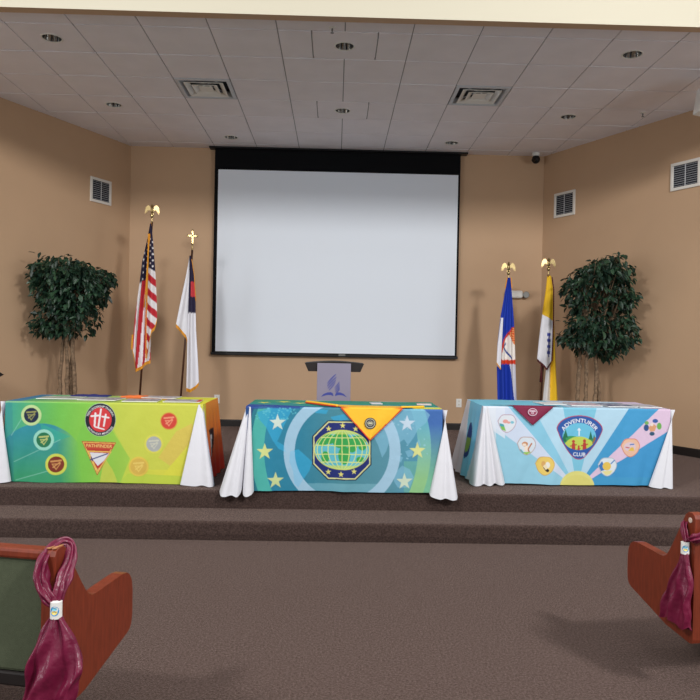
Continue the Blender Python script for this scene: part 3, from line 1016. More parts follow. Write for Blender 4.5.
    c.put(c.circ(543.4, 464.4, 2.2, 3.0), (222, 170, 90)); c.put(c.circ(547.4, 465.2, 2.1, 3), (236, 234, 224)); c.put(c.circ(545, 467.6, 2.0, 2.6), (244, 226, 180)); c.put(c.circ(547.2, 470.6, 1.5), (40, 34, 30)); c.put(c.seg(543.4, 468, 546, 471.4, .8), (90, 60, 30))
    patch(607.4, 467.4, 9.6, (180, 190, 200), (222, 232, 240), 'white patch with yellow sun')
    c.put(c.poly([(598.6, 466), (602, 461.6), (606, 470), (601, 471.6)]), (40, 120, 196)); c.put(c.circ(606.8, 466.8, 4.2), (240, 200, 70)); c.put(c.poly([(602, 471.8), (613, 471), (610, 475), (606, 476)]), (236, 226, 150)); c.put(c.seg(611, 464.4, 614.4, 461.2, 1.2), (60, 130, 200))
    patch(630.2, 448.4, 9.6, (226, 120, 80), (240, 190, 160), 'salmon patch with yellow centre')
    c.put(c.circ(629.6, 447.6, 6, 4.6), (226, 200, 210)); c.put(c.poly([(627.6, 451.8), (634, 451.8), (633.4, 448), (630.6, 448), (629.6, 449.4)]), (240, 196, 60)); c.put(c.seg(630, 445.4, 633.6, 445.0, 1.2), (60, 120, 200)); c.put(c.seg(625.4, 448, 629, 448.6, 1.0), (206, 80, 90))
    p = (652.6, 427.8)
    c.put(c.circ(*p, 9.2, 8.2), (226, 200, 224))
    for e, col in (((646.4, 428.6, 2.6, 3.4), (40, 80, 140)), ((655.4, 421.8, 2.8, 2.0), (44, 90, 170)), ((659.4, 427, 2.4, 3.4), (110, 180, 80)), ((652.2, 434.6, 2.6, 2.0), (40, 86, 120)), ((646.8, 423.8, 2.2, 1.8), (120, 180, 90))):
        c.put(c.circ(*e), col)
    c.put(c.poly([(648.6, 429), (652, 423.8), (656.8, 427), (654.8, 432), (650.6, 432.6)]), (226, 160, 110)); c.put(c.circ(652, 425.4, 1.6), (240, 220, 210))
    sm.append(('printed_patch', 'round patch of blue and green globe pieces', lambda k: k.circ(*p, 9.2, 8.2)))
    return [('printed_emblem', 'blue Adventurer Club badge', lambda k: k.poly(bo)), ('printed_sun', 'pale yellow half sun at the hem', lambda k: k.circ(577, 488, 17.5, 17))]+sm


def top_right(c):
    X, Y = c.X, c.Y
    c.img[:] = lin((120, 200, 226))
    c.put(X > 2.1, (206, 214, 232), .7)
    c.put(X > 2.8, (226, 196, 224), .7)


def side_right_left(s, t):
    if s > .78-.25*t or s < .06+.22*t: return WHITE
    y, z = (s-.5)/.12, (t-.52)/.24
    if y*y+z*z < 1: return np.array(lin((26, 60, 120))) if (y*y+z*z > .45 or z < -.2) else np.array(lin((120, 160, 70)))
    return np.array(lin((128, 202, 230)))


cloths = []
ZT = 1.0
cloths.append(tablecloth('tablecloth', 'green to yellow printed tablecloth with round patches on the left table', -2.805, -1.124, 6.018, .74, ZT-.005, .308, art_left, top_left,
    [(-2.735, 5.995, .315), (-2.75, 5.965, .312), (-2.82, 5.93, .308), (-2.90, 5.90, .306), (-2.98, 5.95, .308), (-3.02, 6.05, .312), (-2.95, 6.2, .32)],
    [(-1.30, 5.985, .312), (-1.285, 5.962, .309), (-1.17, 5.94, .304), (-1.11, 5.945, .312), (-1.045, 5.925, .303), (-1.012, 5.95, .305), (-1.018, 6.03, .309), (-1.05, 6.12, .32)],
    -1, -1, lambda s, t: mixc((60, 110, 170), (40, 150, 150), t), side_left_right, .05, .06))
cloths.append(tablecloth('tablecloth', 'teal world-map tablecloth with octagonal globe emblem on the middle table', -.730, .905, 5.80, .70, ZT+.005, .309, art_centre, top_centre,
    [(-.650, 5.783, .305), (-.665, 5.75, .283), (-.705, 5.735, .266), (-.735, 5.755, .28), (-.745, 5.80, .34), (-.757, 5.765, .29), (-.785, 5.73, .264), (-.83, 5.742, .276), (-.88, 5.724, .266), (-.918, 5.742, .272), (-.935, 5.83, .308), (-.90, 5.95, .315)],
    [(.805, 5.785, .305), (.82, 5.75, .285), (.89, 5.728, .268), (.935, 5.74, .276), (.99, 5.722, .264), (1.032, 5.745, .272), (1.035, 5.83, .308), (.97, 5.95, .315)],
    1, 1, lambda s, t: mixc((40, 90, 170), (20, 120, 150), t), lambda s, t: mixc((50, 90, 180), (120, 190, 150), t), .13, .13))
cloths.append(tablecloth('tablecloth', 'light blue sun-ray tablecloth with Adventurer Club badge on the right table', 1.33, 3.017, 6.20, .75, ZT+.006, .316, art_right, top_right,
    [(1.535, 6.185, .318), (1.505, 6.14, .312), (1.47, 6.145, .314), (1.44, 6.165, .325), (1.405, 6.13, .310), (1.375, 6.125, .308), (1.34, 6.155, .318), (1.30, 6.12, .308), (1.25, 6.115, .306), (1.225, 6.2, .31), (1.24, 6.32, .315)],
    [(2.825, 6.18, .318), (2.842, 6.155, .312), (2.91, 6.13, .306), (2.95, 6.14, .314), (3.0, 6.125, .304), (3.03, 6.15, .308), (3.04, 6.24, .314), (3.04, 6.33, .32)],
    1, 1, side_right_left, lambda s, t: WHITE, .14, .03))

# the folding tables under the cloths
for x0, x1, yf, d, zt_, w in ((-2.805, -1.124, 6.018, .74, ZT-.005, 'green and yellow cloth'), (-.730, .905, 5.80, .70, ZT+.005, 'teal world-map cloth'), (1.33, 3.017, 6.20, .75, ZT+.006, 'light blue sun-ray cloth')):
    t = thing('folding_table', f'folding table hidden under the {w}', 'table', ((x0+x1)/2, yf+d/2, Z_P), 0, 'folding tables under the cloths')
    bm = B(); bx(bm, (0, 0, zt_-Z_P-.026), (x1-x0-.03, d-.04, .04), .008); obj('tabletop', bm, M['tabletop'], t)
    for sx in (-1, 1):
        for sy_ in (-1, 1):
            bm = B(); tube(bm, [(sx*((x1-x0)/2-.2), sy_*(d/2-.1), 0), (sx*((x1-x0)/2-.2), sy_*(d/2-.12), zt_-Z_P-.045)], .014, 8)
            obj('leg', bm, M['tableleg'], t)

# ------------------------------------------------------------------ scarves on the middle and right tables


def scarf(name, label, cat, yf, ztop, tri, emblem, flat, main, border, eml, off=.012):
    """a kerchief lying on the table with one point hanging over the front edge"""
    A, Bp, C = tri                                         # (x, z) left, right, tip
    t = thing(name, label, cat, ((A[0]+Bp[0])/2, yf, ztop), 0)
    org = np.array([(A[0]+Bp[0])/2, yf, ztop])
    n = 48
    ac = Acc()
    cm, cb = np.array(lin(main)), np.array(lin(border))
    # hanging triangle
    vs, cs = [], []
    for i in range(n):
        v = i/(n-1)
        for k in range(n):
            u = k/(n-1)
            x = (A[0]*(1-v)+C[0]*v)*(1-u)+(Bp[0]*(1-v)+C[0]*v)*u
            z = ((A[1]*(1-v)+C[1]*v)*(1-u)+(Bp[1]*(1-v)+C[1]*v)*u)
            y = yf-off-.003*math.sin(v*3+u*9)-.006*v
            vs.append((x, y, z))
            wdt = (Bp[0]-A[0])*(1-v)
            edge = min(u, 1-u)*wdt
            cs.append(cb if edge < .012 else cm)
    ac.add(np.array(vs)-org, grid_faces(n, n), np.array(cs))
    # part lying on the table: from the edge back to the flat outline
    fl = np.array(flat)
    m = len(fl)
    ex = np.linspace(A[0], Bp[0], m)
    rows = []
    r = off
    for th in (PI/2, PI/3, PI/6, 0):
        rows.append(np.stack([ex, np.full(m, yf-off*math.sin(th)+.0), np.full(m, ztop+.006-off*(1-math.cos(th)))], 1))
    for k in range(1, 9):
        q = k/8
        rows.append(np.stack([ex*(1-q)+fl[:, 0]*q, (yf)*(1-q)+fl[:, 1]*q, np.full(m, ztop+.006+.004*math.sin(q*PI))], 1))
    allv = np.concatenate(rows)
    cc = np.array([cb if (rr >= len(rows)-1 or k in (0, m-1)) else cm for rr in range(len(rows)) for k in range(m)])
    ac.add(allv-org, grid_faces(m, len(rows)), cc)
    ac.build('kerchief', M['cloth'], t)
    # emblem
    ex_, ez, er = emblem
    bm = B()
    N = 24
    prism(bm, [(ex_+er*math.cos(2*PI*k/N)*eml[1], ez+er*math.sin(2*PI*k/N)) for k in range(N)], lambda a, b, tt: Vector((a, yf-off-.010+tt, b))-Vector(org), 0, .003)
    e = obj('emblem', bm, mat('emblem_base', eml[0], rough=.6), t, label=eml[2])
    return t, e, org


def flatmark(name, polys, y, m, parent, org, d=.0012, label=None):
    bm = B()
    for p in polys:
        prism(bm, p, lambda a, b, tt: Vector((a, y-tt, b))-Vector(org), 0, d)
    return obj(name, bm, m, parent, label=label)


def ring2(cx, cz, r0, r1, n=20, a0=0, a1=2*PI, sx=1):
    out = []
    for k in range(n):
        a, b = a0+(a1-a0)*k/n, a0+(a1-a0)*(k+1)/n
        out.append([(cx+sx*r0*math.cos(a), cz+r0*math.sin(a)), (cx+sx*r1*math.cos(a), cz+r1*math.sin(a)), (cx+sx*r1*math.cos(b), cz+r1*math.sin(b)), (cx+sx*r0*math.cos(b), cz+r0*math.sin(b))])
    return out


yq = 5.79
a, b, c_ = P(341, 408.5, yq), P(402.5, 409, yq), P(370, 440.8, yq)
e_ = P(370.2, 423.2, yq)
zt_ = ZT+.005
l0, l1 = P(308, 403, 6.2), P(434, 407.6, 6.0)
tS, eS, oS = scarf('scarf', 'yellow triangular scarf with red edge hanging over the teal tablecloth', 'scarf', 5.80, zt_, ((a.x, zt_-.004), (b.x, zt_-.004), (c_.x, c_.z)), (e_.x, e_.z, .047),
    [(-.24, 6.20), (-.1, 6.12), (.0, 6.05), (.2, 6.0), (.4, 6.0), (.6, 5.98), (.75, 5.97)], (240, 186, 48), (206, 62, 30), ((40, 44, 70), 1, 'round navy and grey emblem'))
bm = B(); tube(bm, [Vector(q_)-Vector(oS) for q_ in catmull([(-.245, 6.16, zt_+.016), (-.15, 6.05, zt_+.017), (-.06, 5.93, zt_+.016), (.03, 5.825, zt_+.015)], 5)], .011, 8); obj('rolled_edge', bm, mat('scarf_yellow', (240, 186, 48), rough=.7), tS, True)
bm = B(); tube(bm, [Vector(q_)-Vector(oS) for q_ in catmull([(-.25, 6.13, zt_+.011), (-.16, 6.02, zt_+.011), (-.07, 5.90, zt_+.011), (.015, 5.818, zt_+.011)], 5)], .006, 8); obj('red_edge', bm, mat('scarf_red', (206, 62, 30), rough=.7), tS, True)
bm = B(); tube(bm, [Vector(q_)-Vector(oS) for q_ in catmull([(.56, 5.825, zt_+.013), (.66, 5.85, zt_+.013), (.76, 5.90, zt_+.013)], 5)], .009, 8); obj('rolled_edge', bm, bpy.data.materials['scarf_yellow'], tS, True)
ye = 5.80-.012-.010
gm = mat('emblem_grey', (190, 188, 160), rough=.6)
flatmark('emblem_mark', ring2(e_.x, e_.z, .034, .040)+[[(e_.x-.026, e_.z-.008), (e_.x+.026, e_.z-.008), (e_.x+.026, e_.z+.010), (e_.x-.026, e_.z+.010)]]+ring2(e_.x, e_.z, .018, .022), ye, gm, eS, oS)

yq = 6.185
a, b, c_ = P(513.5, 406.4, yq), P(553, 407.4, yq), P(532.8, 425.4, yq)
e_ = P(532.4, 412, yq)
tS, eS, oS = scarf('scarf', 'maroon triangular scarf with pale emblem hanging over the light blue tablecloth', 'scarf', 6.20, ZT+.006, ((a.x, ZT+.002), (b.x, ZT+.002), (c_.x, c_.z)), (e_.x, e_.z, .036),
    [(1.38, 6.30), (1.55, 6.27), (1.7, 6.27), (1.9, 6.27), (2.05, 6.26), (2.2, 6.25)], (124, 34, 66), (112, 26, 56), ((146, 66, 92), 1.25, 'pale shield emblem'))
pm = mat('emblem_pale', (214, 190, 204), rough=.6)
ye = 6.20-.012-.010
flatmark('emblem_mark', ring2(e_.x, e_.z, .029, .034, 20, 0, 2*PI, 1.25)+ring2(e_.x, e_.z-.008, .006, .011)+[[(e_.x-.03, e_.z+.004), (e_.x+.03, e_.z+.004), (e_.x+.024, e_.z+.015), (e_.x-.024, e_.z+.015)]], ye, pm, eS, oS)

# ------------------------------------------------------------------ papers on the tables


def booklet(x, y, z, w, d, ang, label, cols, seed, th=.006, name='booklet', cat='booklet', spine=None):
    t = thing(name, label, cat, (x, y, z), ang, 'booklets and papers on the tables')
    bm = B(); bx(bm, (0, 0, th/2), (w, d, th), .001); obj('pages', bm, M['white'], t)
    nx, ny = 40, 28
    c = Canvas(-w/2, -d/2, w/2, d/2, nx, ny, 1, cols[0])
    rnd = random.Random(seed)
    for _ in range(26):
        c.put(c.circ(rnd.uniform(-w/2, w/2), rnd.uniform(-d/2, d/2), rnd.uniform(.01, .045), rnd.uniform(.008, .03)), cols[rnd.randrange(1, len(cols))], .8)
    if spine: c.put(c.X > w/2-.035, spine)
    X, Y = np.meshgrid(np.linspace(-w/2+.001, w/2-.001, nx), np.linspace(-d/2+.001, d/2-.001, ny))
    raw('printed_cover', np.stack([X, Y, np.full(X.shape, th+.0006)], -1).reshape(-1, 3), grid_faces(nx, ny)[:, ::-1].tolist(), M['print'], t, False, c.vertex_colors())
    return t


gr = [(176, 172, 176), (120, 118, 124), (206, 204, 206), (150, 140, 150), (96, 92, 96)]
zl = ZT-.005+.004
booklet(-2.46, 6.36, zl, .36, .26, .05, 'pale grey booklet at the left end of the left table', [(178, 184, 170), (150, 170, 140), (206, 206, 196), (130, 140, 136)], 1)
booklet(-2.08, 6.30, zl, .34, .28, -.04, 'grey patterned booklet in front of the tree on the left table', gr, 2)
booklet(-1.70, 6.22, zl, .30, .26, .08, 'grey booklet beside the orange cloth on the left table', gr, 3)
booklet(-1.62, 6.60, zl, .32, .22, -.06, 'grey booklet at the back of the left table', gr, 4)
booklet(-1.34, 6.24, zl, .32, .25, .06, 'grey booklet with red edge at the right end of the left table', gr, 5, spine=(200, 50, 50))


def folded_cloth(x, y, z, w, d, ang, label, col):
    t = thing('folded_scarf', label, 'scarf', (x, y, z), ang, 'scarves lying on the left table')
    bm = B()
    n = 14
    top = [[bm.verts.new(((i/n-.5)*w, (j/6-.5)*d, .008+.010*math.sin(PI*j/6)*math.sin(PI*i/n)+.003*math.sin(i*1.3+j))) for i in range(n+1)] for j in range(7)]
    for j in range(6):
        for i in range(n):
            bm.faces.new((top[j][i], top[j][i+1], top[j+1][i+1], top[j+1][i]))
    rim = [v for v in top[0]]+[r[-1] for r in top[1:]]+list(reversed(top[-1][:-1]))+[r[0] for r in reversed(top[1:-1])]
    low = [bm.verts.new((v.co.x, v.co.y, 0)) for v in rim]
    for i in range(len(rim)):
        i2 = (i+1) % len(rim)
        bm.faces.new((rim[i], low[i], low[i2], rim[i2]))
    bm.faces.new(low)
    obj('folded_fabric', bm, mat('scarf_fabric', col, rough=.8, vary=.1, vscale=20), t, True)


folded_cloth(-2.30, 6.66, zl-.003, .34, .16, .05, 'navy folded scarf at the back of the left table below the tree', (40, 44, 110))
folded_cloth(-1.88, 6.66, zl-.003, .24, .16, -.05, 'orange folded scarf at the back of the left table', (232, 120, 60))
zc_ = ZT+.005+.004
q = P(376, 403.2, 6.22); booklet(q.x, 6.22, zc_, .10, .13, .1, 'small white card behind the yellow scarf', [(226, 226, 230), (196, 198, 206)], 6, name='card', cat='card')
q = P(424, 405, 6.2); booklet(q.x, 6.2, zc_, .13, .12, -.1, 'small pinkish card at the right end of the middle table', [(216, 190, 186), (190, 150, 150), (226, 206, 200)], 7, name='card', cat='card')
zr_ = ZT+.0105
booklet(2.03, 6.55, zr_, .22, .28, .1, 'white paper at the middle of the right table', [(226, 228, 230), (200, 206, 210)], 8, name='paper', cat='paper')
booklet(2.32, 6.5, zr_, .28, .34, -.06, 'grey and pink booklet near the middle of the right table', [(190, 180, 190), (226, 160, 170), (130, 130, 150), (220, 220, 224)], 9)
booklet(2.62, 6.46, zr_, .28, .34, .05, 'dark blue and grey booklet on the right table', [(120, 126, 150), (70, 76, 110), (180, 182, 190), (206, 206, 210)], 10)
booklet(2.88, 6.42, zr_, .2, .3, -.04, 'pale grey booklet at the right end of the right table', [(196, 194, 204), (150, 148, 160), (220, 218, 226)], 11)

# ------------------------------------------------------------------ lectern
YL = 7.7
t = thing('lectern', 'dark-topped lectern with grey front panel and blue flame logo behind the middle table', 'lectern', (-.005, YL, Z_P))
bm = B()
prof = [(-.33, 1.03), (-.325, .985), (-.285, .925), (.285, .925), (.325, .985), (.33, 1.03)]
n = 20
pts = [(-.285, .93), (.285, .93), (.325, 1.02)]+[(.325-.65*k/n, 1.02+.022*math.sin(PI*k/n)) for k in range(1, n)]+[(-.325, 1.02)]
prism(bm, pts, lambda a_, b_, t_: Vector((a_, t_, b_+.0)), -.05, .36)
obj('desk_top', bm, M['darkwood'], t)
bm = B(); bx(bm, (-.003, -.066, .53), (.368, .03, .985), .004); fp = obj('front_panel', bm, M['lectern'], t)
bm = B(); bx(bm, (0, .15, .47), (.30, .34, .90), .006); obj('body', bm, M['darkwood'], t)
bm = B(); bx(bm, (0, .12, .02), (.50, .46, .04), .008); obj('base', bm, M['darkwood'], t)


def lg(px, py):                                                       # logo drawn on the panel face
    v = P(px, py, YL-.082); return (v.x+.005, v.z-Z_P)


def logo(polys, name):
    bm = B()
    for p in polys:
        prism(bm, [lg(290+x/7, 345+y/7) for x, y in p], lambda a_, b_, t_: Vector((a_, -.0815-t_, b_)), 0, .0015)
    obj(name, bm, M['logoblue'], fp, label='blue flame and open book logo')


def strip(c, w):
    c = catmull(c, 6)
    L, Rr = [], []
    for i, p in enumerate(c):
        d = c[min(i+1, len(c)-1)]-c[max(i-1, 0)]
        d = d/np.hypot(*d)
        k = math.sin(PI*min(1, max(.08, (i+.6)/len(c))))**.5*w/2
        L.append((p[0]-d[1]*k, p[1]+d[0]*k)); Rr.append((p[0]+d[1]*k, p[1]-d[0]*k))
    return L+Rr[::-1]


fl = [strip([(262, 268), (290, 236), (322, 204)], 9), strip([(260, 288), (292, 254), (326, 224)], 8.5), strip([(264, 304), (296, 270), (322, 244)], 8), strip([(272, 318), (298, 288), (318, 262)], 6.5),
      strip([(312, 300), (330, 282), (346, 256.5)], 6.5), strip([(314, 314), (334, 294), (348, 274)], 6.5), strip([(316, 326), (336, 308), (348, 290)], 6.5), strip([(322, 334), (338, 320), (348, 304)], 7)]
book = [[(216, 362), (236, 342), (262, 332), (286, 330), (300, 338), (304, 358), (286, 350), (258, 350), (236, 356)], [(316, 358), (318, 340), (332, 331), (352, 332), (376, 342), (398, 366), (372, 354), (346, 350), (330, 352)]]
logo(fl+book, 'panel_logo')

# ------------------------------------------------------------------ dark stand corner at the left edge
t = thing('music_stand', 'dark stand with a pointed desk corner showing at the left edge', 'music stand', (-3.86, 7.6, Z_P))
bm = B()
prism(bm, [(-.28, .0), (.22, .0), (.305, .045), (.235, .09), (.21, .31), (-.28, .31)], lambda a_, b_, t_: Vector((a_, t_-.25*b_, b_+.79)), -.012, .0)
obj('desk', bm, M['darkwood'], t)
bm = B(); tube(bm, [(0, .0, .05), (0, -.0, .92)], .012); obj('pole', bm, M['black'], t)
for k in range(3):
    a_ = 2*PI*k/3+.4
    bm = B(); tube(bm, [(0, 0, .16), (.12*math.cos(a_), .12*math.sin(a_), .07), (.24*math.cos(a_), .24*math.sin(a_), .009)], .009, 8); obj('leg', bm, M['black'], t)

# ------------------------------------------------------------------ ficus trees


def inpoly(x, y, pts):
    c = False
    n = len(pts)
    for i in range(n):
        x1, y1 = pts[i]; x2, y2 = pts[(i+1) % n]
        if (y1 > y) != (y2 > y) and x < (x2-x1)*(y-y1)/(y2-y1)+x1: c = not c
    return c


def ficus(Y, outline, stems, base, label, seed, nleaf):
    rnd = random.Random(seed)
    bx0 = P(*base, Y)
    t = thing('ficus_tree', label, 'tree', (bx0.x, Y, Z_P), 0, 'artificial ficus trees in the corners')
    org = Vector((bx0.x, Y, Z_P))
    gx_ = sum(q[0] for q in outline)/len(outline); gy_ = sum(q[1] for q in outline)/len(outline)
    pts = [P(gx_+(x-gx_)*.90, gy_+(y-gy_)*.97-2, Y)-org for x, y in outline]
    poly = [(p.x, p.z) for p in pts]
    xs = [p[0] for p in poly]; zs = [p[1] for p in poly]
    cxm, czm = (min(xs)+max(xs))/2, (min(zs)+max(zs))/2
    hw, hh = (max(xs)-min(xs))/2, (max(zs)-min(zs))/2
    # basket and fill
    bm = B(); lathe(bm, [(.15, 0), (.19, .03), (.21, .18), (.22, .30), (.235, .31), (.235, .335), (.215, .34), (.205, .30)], 28); obj('basket', bm, M['basket'], t)
    bm = B(); lathe(bm, [(.20, .285), (.20, .30), (.12, .32), (.02, .325)], 20); obj('fill', bm, M['soil'], t, True)
    tops = []
    for st in stems:
        c = [P(x, y, Y)-org for x, y in st]
        dy = rnd.uniform(-.05, .05)
        path = [Vector((c[0].x*.8, dy*.6, .31))]+[Vector((p.x, dy, p.z)) for p in c]
        path = [Vector(p)+Vector((rnd.uniform(-.008, .008), rnd.uniform(-.008, .008), 0)) for p in catmull(path, 6)]
        bm = B(); tube(bm, path, [.026-.006*i/len(path)+rnd.uniform(-.0035, .0035) for i in range(len(path))], 9)
        obj('stem', bm, M['bark'], t, True)
        tops.append(path[-1])
    # branches
    bm = B()
    tips = []
    tries = 0
    while len(tips) < 120 and tries < 5000:
        tries += 1
        x, z = rnd.uniform(min(xs), max(xs)), rnd.uniform(min(zs), max(zs))
        if not inpoly(x, z, poly): continue
        d = .38*math.sqrt(max(.05, 1-((x-cxm)/(hw*1.1))**2))
        y = rnd.uniform(-d, d)
        tips.append(Vector((x, y, z)))
    for tp in tips:
        s0 = min(tops, key=lambda q: abs(q.x-tp.x)+rnd.uniform(0, .1))
        mid = s0.lerp(tp, .5)+Vector((0, 0, .06))
        tube(bm, [s0, mid, tp], [.009, .006, .003], 5, cap=False)
    obj('branches', bm, M['bark'], t, True)
    # leaves: each a folded pointed blade, drooping from the twigs
    V, Fc, MI = [], [], []
    cnt = 0; tries = 0
    while cnt < nleaf and tries < nleaf*20:
        tries += 1
        if rnd.random() < .78:
            tp = rnd.choice(tips)
            p = tp+Vector((rnd.gauss(0, .055), rnd.gauss(0, .06), rnd.gauss(-.01, .05)))
        else:
            x, z = rnd.uniform(min(xs), max(xs)), rnd.uniform(min(zs), max(zs))
            p = Vector((x, rnd.uniform(-.38, .38)*math.sqrt(max(.05, 1-((x-cxm)/(hw*1.1))**2)), z))
        if not inpoly(p.x, p.z, poly): continue
        out = Vector((p.x-cxm, p.y*1.3, 0))
        a = math.atan2(out.y, out.x)+rnd.gauss(0, .9)
        el = R_(rnd.gauss(-38, 26))
        d = Vector((math.cos(a)*math.cos(el), math.sin(a)*math.cos(el), math.sin(el)))
        sd = d.cross(Vector((0, 0, 1)))
        if sd.length < .1: sd = Vector((1, 0, 0))
        sd.normalize(); sd = (Matrix.Rotation(rnd.gauss(0, .5), 3, d) @ sd)
        up = sd.cross(d)
        L = rnd.uniform(.07, .108); W = L*rnd.uniform(.21, .27)
        b = len(V)
        V += [p, p+d*L*.35+sd*W+up*W*.35, p+d*L*.35-sd*W+up*W*.35, p+d*L*.40, p+d*L*.72+sd*W*.7+up*W*.12, p+d*L*.72-sd*W*.7+up*W*.12, p+d*L-up*L*.10]
        Fc += [(b, b+3, b+1), (b, b+2, b+3), (b+3, b+6, b+4, b+1), (b+3, b+2, b+5, b+6)]
        mi = rnd.choices((0, 1, 2), (5, 3, 4))[0]
        MI += [mi]*4
        cnt += 1
    raw('foliage', V, Fc, [M['leaf1'], M['leaf2'], M['leaf3']], t, False, mi=MI)


ficus(8.6, [(36, 262), (44, 254), (54, 256), (62, 262), (74, 257), (86, 263), (98, 268), (114, 272), (117, 279), (106, 286), (105, 296), (97, 308), (98, 320), (92, 331), (84, 338), (70, 336), (58, 340), (45, 335), (35, 337), (33, 322), (36, 305), (36, 290), (34, 274)],
      [[(60, 394), (61, 370), (63, 340), (66, 315)], [(68.5, 394), (68.5, 365), (67.5, 338), (70, 310)], [(75.5, 394), (74.5, 365), (73.5, 338), (78, 312)], [(71, 394), (70.5, 372), (71, 345), (60, 312)]], (68, 415),
      'artificial ficus tree by the left wall with a square dark green crown', 11, 3600)
ficus(8.6, [(566, 280), (574, 270), (585, 266), (597, 262), (606, 255), (615, 254), (621, 262), (631, 268), (630, 285), (636, 300), (630, 315), (636, 335), (630, 347), (618, 352), (612, 363), (600, 360), (588, 352), (582, 362), (576, 348), (556, 346), (560, 341), (568, 335), (561, 326), (571, 318), (566, 300), (562, 290)],
      [[(579, 400), (580, 375), (582, 350), (588, 325)], [(586.5, 400), (587, 375), (588, 350), (594, 320)], [(595, 400), (597, 378), (596, 350), (604, 320)], [(601, 400), (599, 375), (598, 352), (612, 325)]], (590, 425),
      'artificial ficus tree by the right wall with a tall rounded dark green crown', 23, 3600)

# ------------------------------------------------------------------ flags


def drape(acc, Y, rows, hem, colfn, folds, amp, nx=36, ny=110, yoff=0, org=None, phase=0.):
    """hanging cloth: rows = (py, left px, right px); hem = polyline (s, py) of the lower edge; returns its hem points"""
    ry = [r[0] for r in rows]; rl = [r[1] for r in rows]; rr = [r[2] for r in rows]
    hs = [h[0] for h in hem]; hy = [h[1] for h in hem]
    y0 = ry[0]
    vs, cs = [], []
    for i in range(ny):
        t = i/(ny-1)
        for k in range(nx):
            s = k/(nx-1)
            py = y0+t*(np.interp(s, hs, hy)-y0)
            l, r = np.interp(py, ry, rl), np.interp(py, ry, rr)
            px = l+s*(r-l)
            q = P(px, py, Y)
            a = amp*min(1, .25+t*1.2)
            vs.append((q.x, Y+yoff+a*math.sin(2*PI*folds*s+phase+.6*t), q.z))
            cs.append(lin(colfn(px, py, s)))
    v = np.array(vs)-np.array(org)
    acc.add(v, grid_faces(nx, ny), np.array(cs))
    g = v.reshape(ny, nx, 3)
    return g


def strip_mesh(name, edges, m, parent, label=None):
    """edges: list of (points, offset vector) -> a fringe band along each edge"""
    for pts, off in edges:
        n = len(pts)
        off = np.array(off)
        V = [tuple(np.array(p)-np.array((0, .004, 0))) for p in pts]
        V += [tuple(np.array(p)+off*(1+.12*math.sin(k*2.1))-np.array((0, .005, 0))) for k, p in enumerate(pts)]
        raw(name, V, [(i, n+i, n+i+1, i+1) for i in range(n-1)], m, parent, False, label=label)


def eagle(parent, z, x=0):
    bm = B()
    lathe(bm, [(.012, z-.02), (.014, z), (.009, z+.01), (.009, z+.05), (.016, z+.055), (.026, z+.075), (.026, z+.085), (.016, z+.105), (.010, z+.11)], 14)
    ball(bm, (0, 0, z+.150), .030, (.85, .85, 1.5))
    ball(bm, (0, -.006, z+.203), .020)
    tube(bm, [(0, -.020, z+.203), (0, -.040, z+.195)], [.007, .001], 6)
    for s in (-1, 1):
        # raised spread wing with feather tips, thickness in y
        pr = [(.008, .160), (.026, .182), (.044, .206), (.058, .213), (.078, .207), (.098, .186), (.110, .150), (.113, .100), (.103, .124), (.096, .096), (.088, .134), (.079, .112), (.070, .150), (.058, .140), (.046, .158), (.030, .140), (.008, .138)]
        prism(bm, [(s*a_, b_) for a_, b_ in pr], lambda a_, b_, t_: Vector((a_, t_+.08*abs(a_), z+b_)), -.005, .005)
    prism(bm, [(-.012, .125), (.012, .125), (.026, .098), (-.026, .098)], lambda a_, b_, t_: Vector((a_, t_, z+b_)), .004, .012)
    bmesh.ops.scale(bm, vec=(.84, 1, 1), verts=bm.verts)
    bmesh.ops.translate(bm, vec=(x, 0, 0), verts=bm.verts)
    return obj('eagle_finial', bm, M['gold'], parent, label='golden eagle finial')


def cross_finial(parent, z, x=0):
    bm = B()
    lathe(bm, [(.010, z-.02), (.013, z), (.009, z+.02), (.009, z+.06), (.014, z+.07), (.010, z+.085)], 12)
    w = .012
    def arm(c, s): bx(bm, c, s, .003)
    arm((0, 0, z+.165), (.026, .014, .17)); arm((0, 0, z+.185), (.115, .014, .026))
    for c in ((0, 0, z+.25), (-.058, 0, z+.185), (.058, 0, z+.185)): ball(bm, c, .017, (1.1, .5, 1.1), 10)
    bmesh.ops.translate(bm, vec=(x, 0, 0), verts=bm.verts)
    return obj('cross_finial', bm, M['gold'], parent, label='golden cross finial')


def flagpole(Y, top_px, low_px, label, group=None):
    a, b = P(*top_px, Y), P(*low_px, Y)
    d = (a-b)/(a.z-b.z)
    base = b+d*(Z_P-b.z)
    t = thing('flag', label, 'flag', (base.x, Y, Z_P), 0, 'flags on stands behind the tables')
    top = a-Vector((base.x, Y, Z_P))
    bm = B(); lathe(bm, [(.15, 0), (.15, .012), (.12, .03), (.05, .05), (.03, .07), (.028, .16), (.02, .165)], 28); obj('stand', bm, M['gold'], t, True)
    bm = B()
    tube(bm, [(0, 0, .03), top*.5+Vector((0, 0, 0)), top], .0135, 12); obj('pole', bm, M['polewood'], t, True)
    return t, top, np.array((base.x, Y, Z_P))


# --- stars and stripes
Y = 9.0
t, top, org = flagpole(Y, (152, 222), (140, 393), 'red, white and blue starred flag with eagle finial, leftmost of the flags', None)
eagle(t, top.z, top.x)
RED, WHT, NVY = (190, 40, 52), (232, 228, 230), (34, 30, 58)


def us_left(px, py, s):
    if py < 283-6*s:
        for i in range(7):
            for j in range(2):
                sx, sy2 = 144.6+j*3.6-.35*(i-3), 240+i*6.6+j*3.2
                if (px-sx)**2+(py-sy2)**2 < 1.0: return WHT
        return NVY
    u = px+.085*(py-283)
    return RED if int((u-136)/3.4) % 2 == 0 else WHT


